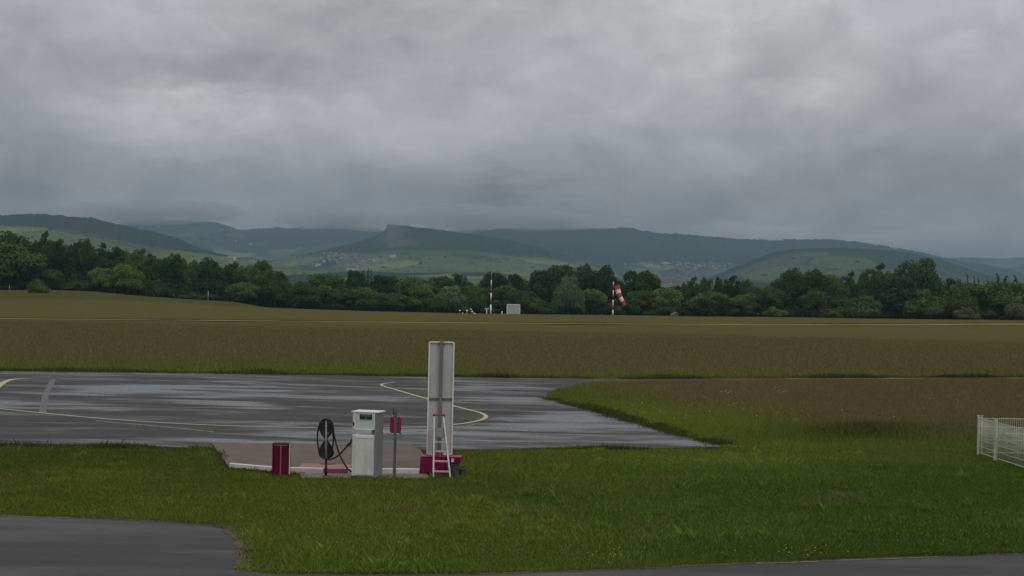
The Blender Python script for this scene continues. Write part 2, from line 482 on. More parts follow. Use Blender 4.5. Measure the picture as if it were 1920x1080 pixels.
def sheet(name, poly, z, material, kind='structure'):
    b = bmesh.new(); vs = [b.verts.new((x, y, z)) for x, y in poly]
    f = b.faces.new(vs); bmesh.ops.triangulate(b, faces=[f]); bmesh.ops.recalc_face_normals(b, faces=b.faces)
    for f in b.faces:
        if f.normal.z < 0: f.normal_flip()
    me = bpy.data.meshes.new(name); b.to_mesh(me); b.free()
    return tag(link(name, me, None, [material]), kind=kind)
sheet('taxiway', TAXI_W, .012, MATS['taxiway_asphalt'])
sheet('path', PATH_W, .012, MATS['path_asphalt'])

def ribbon(name, pts, z, widths, material, parent=None, n=6, jitter=0.0, kind='structure'):
    # smooth line through seen ground points
    W = [ground(*q) for q in pts]
    sm = []
    for i in range(len(W) - 1):
        p0, p1, p2, p3 = W[max(i - 1, 0)], W[i], W[i + 1], W[min(i + 2, len(W) - 1)]
        for k in range(n):
            t = k / n
            sm.append(0.5 * ((2 * p1) + (p2 - p0) * t + (2 * p0 - 5 * p1 + 4 * p2 - p3) * t * t + (3 * p1 - p0 - 3 * p2 + p3) * t ** 3))
    sm.append(W[-1])
    V = []; m_ = len(sm)
    for i, p in enumerate(sm):
        d = (sm[min(i + 1, m_ - 1)] - sm[max(i - 1, 0)]); d.z = 0; d.normalize(); nn = Vector((-d.y, d.x, 0))
        wd = widths if not isinstance(widths, (list, tuple)) else np.interp(i / (m_ - 1), np.linspace(0, 1, len(widths)), widths)
        a = wd / 2 * (1 + jitter * random.uniform(-1, 1)); b_ = wd / 2 * (1 + jitter * random.uniform(-1, 1))
        V += [(p.x + nn.x * a, p.y + nn.y * a, z), (p.x - nn.x * b_, p.y - nn.y * b_, z)]
    fs = [(2 * i, 2 * i + 1, 2 * i + 3, 2 * i + 2) for i in range(m_ - 1)]
    me = bpy.data.meshes.new(name); me.from_pydata(V, [], fs); me.update()
    o = link(name, me, parent, [material])
    if kind: tag(o, kind=kind)
    return o
ribbon('painted_line', [(-300, 748), (-120, 757), (0, 767), (60, 773), (130, 780), (210, 787), (300, 793), (400, 798), (520, 801.5), (640, 803.5), (715, 803.5), (800, 800.5), (850, 797),
                        (885, 792), (905, 787), (911, 781), (902, 775), (885, 770.5), (850, 761.5), (800, 748), (765, 738), (735, 729), (719, 724.5), (715, 722), (722, 719.5), (740, 717.5)],
       .018, .16, MATS['yellow_line'])
ribbon('painted_line', [(-40, 742), (-12, 731), (0, 722), (12, 715), (28, 711.5), (60, 709.5), (120, 709.6), (250, 711.6)], .018, [.3, .3, .3, .12, .06], MATS['yellow_line'])
ribbon('painted_line', [(715, 813), (760, 811.5), (800, 809), (850, 804), (890, 797)], .018, .12, MATS['grey_line'])
ribbon('painted_line', [(180, 790), (250, 796), (330, 803), (400, 811)], .018, .12, MATS['grey_line'])
ribbon('surface_joint', [(100, 712), (86, 740), (80, 775)], .017, .25, MATS['joint'])

# the pad before the pump, with its painted edge
PADZ = .06
pad = MB().prism(PAD_W, -.05, PADZ)
tag(pad.build('fuelling_pad', MATS['pad_concrete']), kind='structure')
def band(name, px0, px1, f0, f1, material, z=PADZ + .004):
    # strip along the pad's front edge, f0..f1 metres back from it
    fr = [(428, 878), (520, 885), (620, 888.5), (808, 889)]
    xs = np.linspace(px0, px1, 14); V = []
    for x in xs:
        y = np.interp(x, [q[0] for q in fr], [q[1] for q in fr]); g = ground(x, y)
        V += [(g.x, g.y + f0, z), (g.x, g.y + f1, z)]
    me = bpy.data.meshes.new(name); me.from_pydata(V, [], [(2 * i, 2 * i + 2, 2 * i + 3, 2 * i + 1) for i in range(len(xs) - 1)]); me.update()
    return tag(link(name, me, None, [material]), kind='structure')
def kerb(px0, px1, z1, material, d0=0.0, d1=.14):
    fr = [(428, 878.5), (470, 882.5), (520, 886.5), (620, 889), (808, 889.5)]
    xs = np.linspace(px0, px1, 10); b = bmesh.new(); rows_ = []
    for x in xs:
        y = np.interp(x, [q[0] for q in fr], [q[1] for q in fr]); g_ = ground(x, y)
        rows_.append([b.verts.new((g_.x, g_.y + d0, -.03)), b.verts.new((g_.x, g_.y + d0, z1)), b.verts.new((g_.x, g_.y + d1, z1 + .006)), b.verts.new((g_.x, g_.y + d1, -.03))])
    for a_, c_ in zip(rows_[:-1], rows_[1:]):
        for k in range(4): b.faces.new((a_[k], a_[(k + 1) % 4], c_[(k + 1) % 4], c_[k]))
    b.faces.new(rows_[0]); b.faces.new(rows_[-1][::-1]); bmesh.ops.recalc_face_normals(b, faces=b.faces)
    me = bpy.data.meshes.new('kerb'); b.to_mesh(me); b.free()
    return tag(link('kerb', me, None, [material]), kind='structure')
kerb(430, 605.8, .125, MATS['kerb_white'])
kerb(606, 651.8, .125, MATS['kerb_red'])
kerb(652, 786, .125, MATS['kerb_white'])
band('kerb_marking', 552, 650, .16, 1.5, MATS['pad_red'], PADZ + .004)
band('kerb_marking', 745, 786, .16, .5, MATS['pad_red'], PADZ + .004)
q = [ground(560, 889.5), ground(800, 890.5), ground(806, 899), ground(566, 898)]
cs = MB().prism([(p.x, p.y) for p in q], -.04, .03)
tag(cs.build('concrete_footing', MATS['concrete_strip']), kind='structure')

# distant runway strip and an added ridge coloured as its shaded grass edge
def far_strip(name, pts, thick, z, material):
    V = []
    xs = np.linspace(-600, 2500, 80)
    for x in xs:
        y = np.interp(x, [p[0] for p in pts], [p[1] for p in pts])
        a, b_ = ground(x, y + thick / 2), ground(x, y - thick / 2)
        V += [(a.x, a.y, gz1(a.x, a.y) + z), (b_.x, b_.y, gz1(b_.x, b_.y) + z)]
    me = bpy.data.meshes.new(name); me.from_pydata(V, [], [(2 * i, 2 * i + 2, 2 * i + 3, 2 * i + 1) for i in range(len(xs) - 1)]); me.update()
    return tag(link(name, me, None, [material]), kind='structure')
mat('runway_light', (.185, .172, .075), 1.0, spec=0, scale=.08, var=.3)
mat('edge_shade', (.03, .034, .012), 1.0, spec=0, scale=.1, var=.4)  # darkened grass colour standing in for shade along the runway edge
far_strip('runway', [(-600, 592), (0, 598), (960, 606.5), (1920, 614), (2500, 618)], 1.7, .06, MATS['runway_light'])
def bank(name, pts, dy, h, depth):  # low added ridge that draws the dark line of the shaded edge
    V = []; xs = np.linspace(-600, 2500, 400)
    for i, x in enumerate(xs):
        y = np.interp(x, [p[0] for p in pts], [p[1] for p in pts]) - dy
        a = ground(x, y); hh = h * (.55 + .6 * random.random())
        z0 = gz1(a.x, a.y)
        V += [(a.x, a.y, z0 - .05), (a.x, a.y + .08, z0 + hh), (a.x, a.y + depth, z0 + hh * .8), (a.x, a.y + depth + .5, z0 - .05)]
    fs = []
    for i in range(len(xs) - 1):
        for k in range(3): fs.append((4 * i + k, 4 * i + 4 + k, 4 * i + 5 + k, 4 * i + 1 + k))
    me = bpy.data.meshes.new(name); me.from_pydata(V, [], fs); me.update()
    return tag(link(name, me, None, [MATS['edge_shade']]), kind='structure')
bank('shade_ridge', [(-600, 592), (0, 598), (960, 606.5), (1920, 614), (2500, 618)], 1.6, .09, 2.0)

# ------------------------------------------------------------------ hills
def crest_fn(prof):
    A = np.array([ae(*q) for q in prof]); return lambda a: np.interp(a, A[:, 0], A[:, 1])
HILLS = {}
def hill(name, prof, Yc, Yf, cover, rough=1.0, zf=-14.0, power=1.3, seed=0, step=2.2, rows=60, extra=None):
    cf = crest_fn(prof)
    ef = crest_fn(extra) if extra else None
    px0, px1 = prof[0][0], prof[-1][0]
    a = np.linspace(ae(px0, 480)[0], ae(px1, 480)[0], int((px1 - px0) / step))
    e = cf(a)
    g = np.random.default_rng(seed)
    pxs = np.linspace(px0, px1, len(a))
    jit = np.zeros(len(a))
    for s_, am in ((1, .9), (3, .8), (9, .9)):
        k = g.normal(size=int(len(a) / s_) + 3); jit += am * np.interp(np.arange(len(a)) / s_, np.arange(len(k)), k)
    e = e + jit * rough * .8 / F
    zc_ = H + e * Yc
    ex = (ef(a) - cf(a)) * Yc if ef else np.zeros(len(a))
    nf = make_noise(seed + 50, 12, .0012, .008)
    v = np.linspace(0, 1, rows)
    def surf(aa, vv, zcc, exx=0.0):
        Y = Yf + (Yc - Yf) * vv
        Xw = aa * Y
        s_ = vv ** power
        z = zf + (zcc - zf) * s_
        z = z + nf(Xw, Y) * 14 * np.sin(np.pi * np.clip(vv, 0, 1)) * np.clip((zcc - zf) / 200, .15, 1)
        return Xw, Y, z + exx * sstep(.95, .992, vv)
    VV, AA = np.meshgrid(v, a, indexing='ij'); ZC = np.broadcast_to(zc_, VV.shape)
    Xw, Yw, Zw = surf(AA, VV, ZC, np.broadcast_to(ex, VV.shape))
    # far side
    back = [(.35, .93), (1.2, .6), (3, 0)]
    bx = []
    for q, k in back:
        Y = Yc + (Yc - Yf) * .25 * q; bx.append((a * Y, np.full(len(a), Y), zf + (zc_ + ex - zf) * k))
    Xw = np.vstack([Xw] + [q[0] for q in bx]); Yw = np.vstack([Yw] + [q[1] for q in bx]); Zw = np.vstack([Zw] + [q[2] for q in bx])
    V = np.stack([Xw.ravel(), Yw.ravel(), Zw.ravel()], 1)
    me = np_mesh(name, V, grid_faces(rows + 3, len(a)), 4)
    px, py = project(V[:, 0], V[:, 1], V[:, 2])
    vflat = np.concatenate([VV.ravel(), np.ones(3 * len(a))])
    _, cy = project(np.tile(a, rows + 3) * Yc, Yc, np.tile(zc_, rows + 3))
    set_col(me, cover(V[:, 0], V[:, 1], px, py, vflat, py - cy)); smooth(me)
    o = tag(link(name, me, None, [MATS['hillside']]), kind='structure')
    def find(px_, py_):                       # ground point of this hill seen at a pixel
        a_ = ae(px_, py_)[0]; zz_ = np.interp(a_, a, zc_)
        vs = np.linspace(0, 1, 500); X3, Y3, Z3 = surf(np.full(500, a_), vs, np.full(500, zz_))
        _, yy_ = project(X3, Y3, Z3)
        i = int(np.argmax(yy_ <= py_)) if (yy_ <= py_).any() else int(np.argmin(yy_))
        return Vector((X3[i], Y3[i], Z3[i]))
    HILLS[name + str(seed)] = find
    return find

WOOD = np.array([.022, .034, .017]); PAST = np.array([.092, .122, .042]); VINE = np.array([.088, .074, .052]); LGT = np.array([.155, .175, .065]); SCRUB = np.array([.034, .048, .022])
def fields(x, y, seed, cell=170.0, ratio=2.2):
    g = np.random.default_rng(seed)
    n1, n2 = make_noise(seed + 3, 8, .002, .006), make_noise(seed + 4, 8, .002, .006)
    u = (x + 40 * n1(x, y)) / cell; v = (y + 60 * n2(x, y)) / (cell * ratio)
    iu, iv = np.floor(u).astype(int), np.floor(v).astype(int)
    best = np.full(x.shape, 9.0); sec = np.full(x.shape, 9.0); idx = np.zeros(x.shape, int)
    for dx in (-1, 0, 1):
        for dy in (-1, 0, 1):
            cu, cv_ = iu + dx, iv + dy
            h = (cu * 73856093 ^ cv_ * 19349663 ^ seed * 83492791) & 0xffffff
            jx = ((h * 1103515245 + 12345) & 0xffff) / 65536; jy = ((h * 22695477 + 1) & 0xffff) / 65536
            d = np.hypot(cu + jx - u, cv_ + jy - v)
            nb = d < best
            sec = np.where(nb, best, np.minimum(sec, d)); idx = np.where(nb, h, idx); best = np.where(nb, d, best)
    return idx, sec - best
PAL = np.array([PAST, PAST * .9, LGT, VINE, VINE * .85, PAST * 1.1, SCRUB, VINE * 1.05, WOOD * 1.3, LGT * .9])
def cover_gen(seed, wood_fn, cell=170, pal=PAL, hedge=.09):
    def fn(x, y, px, py, v, down):
        idx, ed = fields(x, y, seed, cell)
        c = pal[idx % len(pal)].copy()
        c = np.where((ed < hedge)[:, None], WOOD * 1.2, c)
        n = make_noise(seed + 9, 14, .003, .02)(x, y)
        k = np.clip(wood_fn(px, py, down, n), 0, 1)[:, None]
        return c * (1 - k) + WOOD * (1 + .12 * n[:, None]) * k
    return fn
greens = np.array([PAST, PAST * .92, LGT * .9, PAST * 1.08, PAST * .97, VINE * .95, PAST])

hill('hill', [(1500, 500), (1650, 492), (1760, 484), (1820, 482), (1870, 485), (1920, 482), (2000, 478), (2200, 486), (2400, 500)], 12500, 9500,
     cover_gen(1, lambda px, py, d, n: .8 + .4 * n), rough=.3, seed=1, rows=20, step=5)
hill('hill', [(1600, 530), (1750, 515), (1830, 504), (1880, 503), (1920, 500), (2050, 496), (2300, 500)], 9000, 7000,
     cover_gen(2, lambda px, py, d, n: sstep(14, 6, d + 5 * n)), rough=.4, seed=2, rows=30, step=4)
# long ridge behind on the right
hill('hill', [(740, 450), (800, 440), (850, 433), (900, 429), (1000, 427), (1080, 427), (1150, 429), (1162, 427), (1188, 428), (1202, 433), (1240, 437), (1300, 441), (1350, 445), (1400, 449), (1450, 450),
              (1500, 448), (1560, 449), (1600, 453), (1650, 460), (1700, 468), (1740, 476), (1780, 486), (1840, 494), (1880, 503), (1920, 513), (2000, 532), (2100, 550)], 8200, 4600,
     cover_gen(3, lambda px, py, d, n: np.maximum(sstep(62, 48, d + 9 * n), sstep(500, 487, py + 7 * n))), rough=.75, seed=3, step=1.6, rows=80, power=1.15)
# ridge behind on the left
hill('hill', [(120, 440), (200, 424), (250, 416), (290, 412), (350, 413), (400, 416), (428, 423), (447, 430), (462, 430), (480, 429), (505, 428), (520, 426), (545, 428), (580, 426), (640, 424), (690, 427), (740, 434), (900, 470), (1000, 520)],
     9800, 4600, cover_gen(4, lambda px, py, d, n: np.where(px < 500, sstep(-.1, .25, n + .1) * .8, np.maximum(sstep(55, 40, d + 8 * n), .3)), cell=210), rough=.7, seed=4, step=2, rows=70, power=1.15)
# near hill on the left: wooded top, pasture below
hill('hill', [(-500, 440), (-250, 420), (-100, 410), (0, 404), (30, 402), (70, 400), (120, 404), (170, 409), (220, 419), (260, 428), (300, 437), (330, 446), (360, 460), (430, 480), (520, 505), (600, 540)],
     4300, 3500, cover_gen(5, lambda px, py, d, n: np.full(px.shape, .92) + .1 * n), rough=.8, seed=5, step=1.8, rows=40)
hill('hill', [(-500, 450), (-200, 432), (0, 423), (99, 427), (167, 435), (234, 452), (286, 462), (365, 473), (456, 484), (500, 490), (545, 499), (620, 515), (700, 540)],
     3400, 1700, cover_gen(6, lambda px, py, d, n: np.maximum(sstep(.62, .75, n) * .8, sstep(3, 1, d) * .3), cell=330, pal=greens, hedge=.02), rough=.25, seed=6, step=2.2, rows=70, power=1.2)
# limestone crag with its long back slope
def crag_cover(x, y, px, py, v, d):
    base = cover_gen(7, lambda px, py, d, n: np.where(px < 1110, np.maximum(sstep(484, 468, py + 8 * n - np.clip((px - 800) * .03, 0, 20)), sstep(.7, .9, n) * .7), 0), cell=190,
                     pal=np.array([PAST, PAST * .9, LGT, VINE, PAST * 1.05, LGT * .9, VINE * .9, PAST, SCRUB]), hedge=.03)(x, y, px, py, v, d)
    n = make_noise(77, 14, .006, .05)(x, y)
    rock = np.exp(-((px - 735) / 22) ** 2) * sstep(15, 6, d) * .8 + sstep(.35, .8, n) * sstep(40, 20, d) * sstep(720, 730, px) * sstep(800, 760, px) * .6
    rock = np.clip(rock, 0, 1)[:, None]
    top = (sstep(5, 3, d) * sstep(790, 830, px))[:, None] * .8
    c = base * (1 - rock) + np.array([.12, .115, .10]) * rock
    return c * (1 - top) + WOOD * top
hill('hill', [(440, 530), (500, 495), (560, 479), (600, 470), (640, 461), (690, 449), (730, 440), (780, 436), (830, 436), (870, 438.5), (910, 443), (960, 451), (1000, 461), (1040, 472), (1080, 484), (1120, 498), (1180, 520), (1240, 545)],
     5600, 2600, crag_cover, rough=.45, seed=7, step=1.2, rows=110, power=1.5,
     extra=[(440, 530), (500, 495), (560, 479), (600, 470), (640, 461), (690, 448), (705, 441), (718, 435), (723.4, 432), (724.4, 421), (740, 421), (760, 423.5), (780, 426), (812, 429), (830, 431.5), (870, 437), (910, 442.5), (960, 451), (1000, 461), (1040, 472), (1080, 484), (1120, 498), (1180, 520), (1240, 545)])
# domed hill on the right with pale fields
hill('hill', [(1180, 560), (1260, 542), (1330, 520), (1380, 500), (1420, 484), (1450, 473), (1485, 467), (1540, 465), (1620, 466), (1700, 473), (1760, 486), (1800, 500), (1850, 516), (1950, 535), (2100, 560)],
     4900, 2500, cover_gen(8, lambda px, py, d, n: np.maximum(sstep(9, 4, d + 4 * n), sstep(.35, .6, n) * .8), cell=200, pal=np.array([PAST * .95, PAST * .8, LGT * .7, PAST, VINE * .9, PAST * .85, SCRUB]), hedge=.06), rough=.35, seed=8, step=2, rows=60, power=1.25)
# low fields in the valley
hill('hill', [(380, 530), (470, 512), (560, 508), (640, 506), (760, 512), (900, 510), (1020, 512), (1120, 520), (1250, 530), (1400, 524), (1500, 528), (1700, 540), (1900, 545)],
     3000, 1300, cover_gen(9, lambda px, py, d, n: sstep(.55, .7, n), cell=120, hedge=.05), rough=.2, seed=9, step=3, rows=50, power=1.1)

# ------------------------------------------------------------------ far villages
def house_mesh(w_, d_, h_, rh, wallm, roofm):
    b = MB(); b.box((0, 0, h_ / 2 - 1), (w_, d_, h_ + 2), mat=0)
    e = .4
    P0 = [(-w_ / 2 - e, -d_ / 2 - e, h_), (w_ / 2 + e, -d_ / 2 - e, h_), (w_ / 2 + e, d_ / 2 + e, h_), (-w_ / 2 - e, d_ / 2 + e, h_), (-w_ / 2 - e, 0, h_ + rh), (w_ / 2 + e, 0, h_ + rh)]
    vs = [b.b.verts.new(p) for p in P0]
    for f in ((0, 1, 5, 4), (2, 3, 4, 5), (0, 4, 3), (1, 2, 5), (0, 3, 2, 1)):
        q_ = b.b.faces.new([vs[i] for i in f]); q_.material_index = 1
    for k in (-.3, 0, .3):                        # window openings
        b.box((w_ * k, -d_ / 2 - .03, h_ * .55), (1.2, .12, 1.5), mat=2)
    me = b.mesh('house')
    for m_ in (wallm, roofm, MATS['dark_steel']): me.materials.append(m_)
    return me
HM = [house_mesh(13, 9, 5.5, 2.6, MATS['wall_cream'], MATS['roof_tile']), house_mesh(16, 9, 6.5, 3, MATS['wall_stone'], MATS['roof_tile']),
      house_mesh(10, 9, 5, 2.4, MATS['wall_pale'], MATS['roof_tile']), house_mesh(20, 10, 6, 3, MATS['wall_stone'], MATS['roof_slate']),
      house_mesh(14, 9, 7, 2.2, MATS['wall_cream'], MATS['roof_slate'])]
HWHITE = house_mesh(17, 10, 8, 2.4, MATS['wall_pale'], MATS['roof_slate']); HLONG = house_mesh(34, 14, 6, 1.2, MATS['wall_pale'], MATS['roof_slate'])
def house(fn, px, py, me, label, group=None, cat='house', name='house'):
    p = HILLS[fn](px, py)
    o = link(name, me); o.location = p; o.rotation_euler = (0, 0, random.uniform(-.6, .6))
    if group: o.scale = (random.uniform(.6, 1.0),) * 3
    return tag(o, label, cat, group)
def village(fn, n, blobs, label, group):
    pts = []; t = 0
    while len(pts) < n and t < 4000:
        t += 1
        cx, cy, rx, ry = random.choices(blobs, weights=[b[2] * b[3] for b in blobs])[0]
        a, r_ = random.uniform(0, 6.28), math.sqrt(random.random())
        x, y = cx + rx * r_ * math.cos(a), cy + ry * r_ * math.sin(a)
        if all(abs(x - q[0]) > 5.5 or abs(y - q[1]) > 1.6 for q in pts): pts.append((x, y))
    for x, y in pts:
        house(fn, x, y, random.choice(HM), label, group)
village('hill7', 78, [(640, 487, 40, 9), (672, 492, 40, 9), (705, 490, 18, 7), (575, 494, 20, 4), (622, 476, 14, 3)], 'small far house in the village below the rocky crag', 'village houses below the crag')
house('hill7', 596, 499, HWHITE, 'bright white house at the left side of the village below the crag', cat='house')
house('hill7', 700, 491, HWHITE, 'white gabled house at the right side of the village below the crag', cat='house')
house('hill7', 661, 507, HLONG, 'long low white building at the front of the village below the crag', cat='building', name='building')
house('hill7', 737, 483, HWHITE, 'lone pale farmhouse right of the village, under the crag', cat='house')
village('hill3', 60, [(1250, 497, 55, 6), (1320, 500, 60, 8), (1200, 497, 30, 3)], 'small far house in the village at the foot of the long ridge', 'village houses at the foot of the long ridge')
village('hill9', 14, [(1262, 528, 30, 5)], 'small far house in the valley right of the windsock', 'valley houses right of the windsock')
house('hill3', 1217, 499, HLONG, 'long bright building left in the village under the long ridge', cat='building', name='building')
house('hill3', 1247, 494, HLONG, 'long white building highest in the village under the long ridge', cat='building', name='building')
house('hill3', 1311, 500, HWHITE, 'bright house amid the village under the long ridge', cat='house')
village('hill4', 14, [(350, 441, 45, 4), (385, 442, 20, 3)], 'small far house high on the misty left ridge', 'hamlet houses on the misty left ridge')
house('hill4', 441, 453, HWHITE, 'pale far house alone on the slope right of the misty hamlet', cat='house')
house('hill4', 470, 459, HWHITE, 'pale far house alone, low on the slope right of the misty hamlet', cat='house')
village('hill6', 8, [(430, 490, 60, 4)], 'small far house on the pasture slope above the dark wood', 'houses on the left pasture slope')
house('hill6', 434, 488, HWHITE, 'white house on the pasture slope above the dark wood', cat='house')

# ------------------------------------------------------------------ trees
def leaf_cloud(g, centres, radii, n, size, squash=.85, shell=.55):
    w_ = radii ** 2; w_ = w_ / w_.sum()
    i = g.choice(len(centres), n, p=w_)
    d = g.normal(size=(n, 3)); d /= np.linalg.norm(d, axis=1)[:, None]
    d[:, 2] = np.where(d[:, 2] < -.4, -d[:, 2] * .6, d[:, 2])
    rr = radii[i] * (shell + (1.08 - shell) * g.random(n) ** .6)
    c = centres[i] + d * rr[:, None] * np.array([1, 1, squash])
    # leaf spray: small quad, roughly facing out with scatter
    nrm = d + g.normal(size=(n, 3)) * .65; nrm /= np.linalg.norm(nrm, axis=1)[:, None]
    t1 = np.cross(nrm, g.normal(size=(n, 3))); t1 /= np.linalg.norm(t1, axis=1)[:, None]; t2 = np.cross(nrm, t1)
    s_ = size * g.uniform(.55, 1.35, n)[:, None]
    q = np.stack([c - t1 * s_, c - t2 * s_ * .62, c + t1 * s_, c + t2 * s_ * .62], 1).reshape(-1, 3)
    clump = g.uniform(.8, 1.22, len(centres))[i]
    tone_ = clump * g.uniform(.72, 1.3, n)
    return q, np.repeat(tone_, 4)
def crown_mesh(kind, seed):
    g = np.random.default_rng(seed)
    if kind == 'round':
        cs = [(0, 0, .62, .34)] + [(.33 * math.cos(a) * g.uniform(.6, 1.1), .33 * math.sin(a) * g.uniform(.6, 1.1), g.uniform(.22, .82), g.uniform(.14, .24)) for a in np.linspace(0, 6.28, 19)[:-1]]
        cs += [(g.uniform(-.2, .2), g.uniform(-.2, .2), g.uniform(.78, .88), g.uniform(.09, .14)) for _ in range(5)]; n, sz = 7500, .025
    elif kind == 'ragged':
        cs = [(0, 0, .55, .26)] + [(g.uniform(-.38, .38), g.uniform(-.35, .35), g.uniform(.12, .8), g.uniform(.10, .18)) for _ in range(24)]
        cs += [(g.uniform(-.22, .22), g.uniform(-.2, .2), g.uniform(.76, .92), g.uniform(.055, .10)) for _ in range(10)]; n, sz = 7000, .023
    elif kind == 'willow':
        cs = [(0, 0, .6, .3), (-.22, 0, .45, .26), (.24, 0, .45, .24), (-.1, 0, .8, .16), (.12, 0, .83, .15), (.3, 0, .25, .2), (-.32, 0, .25, .2), (0, -.15, .35, .28)] + \
             [(g.uniform(-.4, .4), g.uniform(-.3, .3), g.uniform(.12, .6), g.uniform(.08, .14)) for _ in range(10)]; n, sz = 7500, .021
    elif kind == 'spire':
        cs = [(g.uniform(-.05, .05), g.uniform(-.05, .05), z, .20 * (1 - z) + .055) for z in np.linspace(.2, .97, 14)]; n, sz = 1500, .026
    elif kind == 'bush':
        cs = [(0, 0, .42, .38)] + [(.38 * math.cos(a), .33 * math.sin(a), g.uniform(.2, .55), g.uniform(.18, .3)) for a in np.linspace(0, 6.28, 12)[:-1]] + \
             [(g.uniform(-.25, .25), g.uniform(-.25, .25), g.uniform(.6, .85), g.uniform(.1, .16)) for _ in range(6)]; n, sz = 6000, .030
    cs = np.array(cs)
    q, t = leaf_cloud(g, cs[:, :3], cs[:, 3], n, sz, .9)
    q[:, 2] = np.maximum(q[:, 2], .01)
    me = np_mesh('crown', q, np.arange(len(q)).reshape(-1, 4), 4)
    rgb = np.stack([t, t, t * .95], 1); yl = np.repeat(g.random(len(t) // 4) < .12, 4); rgb[yl] *= np.array([1.25, 1.35, .9])
    set_col(me, rgb); me.materials.append(MATS['leaf']); return me
def trunk_mesh(seed, kind):
    g = random.Random(seed); b = MB()
    top = .86 if kind == 'spire' else .6
    pts = [(0, 0, -.03), (.005, 0, .12), (g.uniform(-.02, .02), 0, .3), (g.uniform(-.03, .03), 0, top)]
    b.tube(pts, [.03, .022, .017, .006], 7)
    for k in range(6 if kind != 'spire' else 2):
        a = k * 1.05 + g.random(); z = .2 + .06 * k
        b.tube([(0, 0, z), (.14 * math.cos(a), .14 * math.sin(a), z + .12), (.27 * math.cos(a), .27 * math.sin(a), z + .22)], [.012, .008, .003], 5)
    me = b.mesh('trunk'); me.materials.append(MATS['bark']); return me
PROTO = {k: [(crown_mesh(k, 100 * i + j), trunk_mesh(i * 7 + j, k)) for j in range(n)] for i, (k, n) in enumerate([('round', 4), ('ragged', 4), ('willow', 2), ('spire', 2), ('bush', 4)])}
TINT = {'dark': (0.0582, 0.096, 0.0287), 'deep': (0.0403, 0.072, 0.0276), 'mid': (0.084, 0.138, 0.0322), 'light': (0.1176, 0.18, 0.0368), 'yellow': (0.14, 0.18, 0.0345), 'olive': (0.0986, 0.1248, 0.0368), 'grey': (0.1288, 0.18, 0.0805), 'brown': (0.1232, 0.1344, 0.0598)}
def tree(px, top, wpx, kind, tint, label, group=None, cat='tree', dy=0.0, base=None, name=None):
    Y = TL + dy
    a, _ = ae(px, 560); X = a * Y
    z0 = gz1(X, Y)
    if base is not None: z0 = P(px, base, Y).z
    zt = P(px, top, Y).z
    h = max(zt - z0, 1.0); wm = wpx * Y / F
    j = random.randrange(len(PROTO[kind])); cm, tm = PROTO[kind][j]
    nm = name or ('shrub' if kind == 'bush' else 'tree')
    e = empty(nm, (X, Y, z0 - .05), random.uniform(0, 6.28) if kind != 'willow' else random.uniform(-.3, .3))
    sxy = wm / (.92 if kind in ('round', 'ragged', 'willow') else (1.25 if kind == 'bush' else .42))
    tag(e, label, cat, group)
    t = TINT[tint]; k = random.uniform(.88, 1.12)
    c = link('crown', cm, e); c.scale = (sxy, sxy * .9, h / .97); c.color = (t[0] * k, t[1] * k, t[2] * k, 1)
    tr = link('trunk', tm, e); tr.scale = (min(sxy, h), min(sxy, h), h)
    return e
G1 = 'dark trees of the wood behind the field'
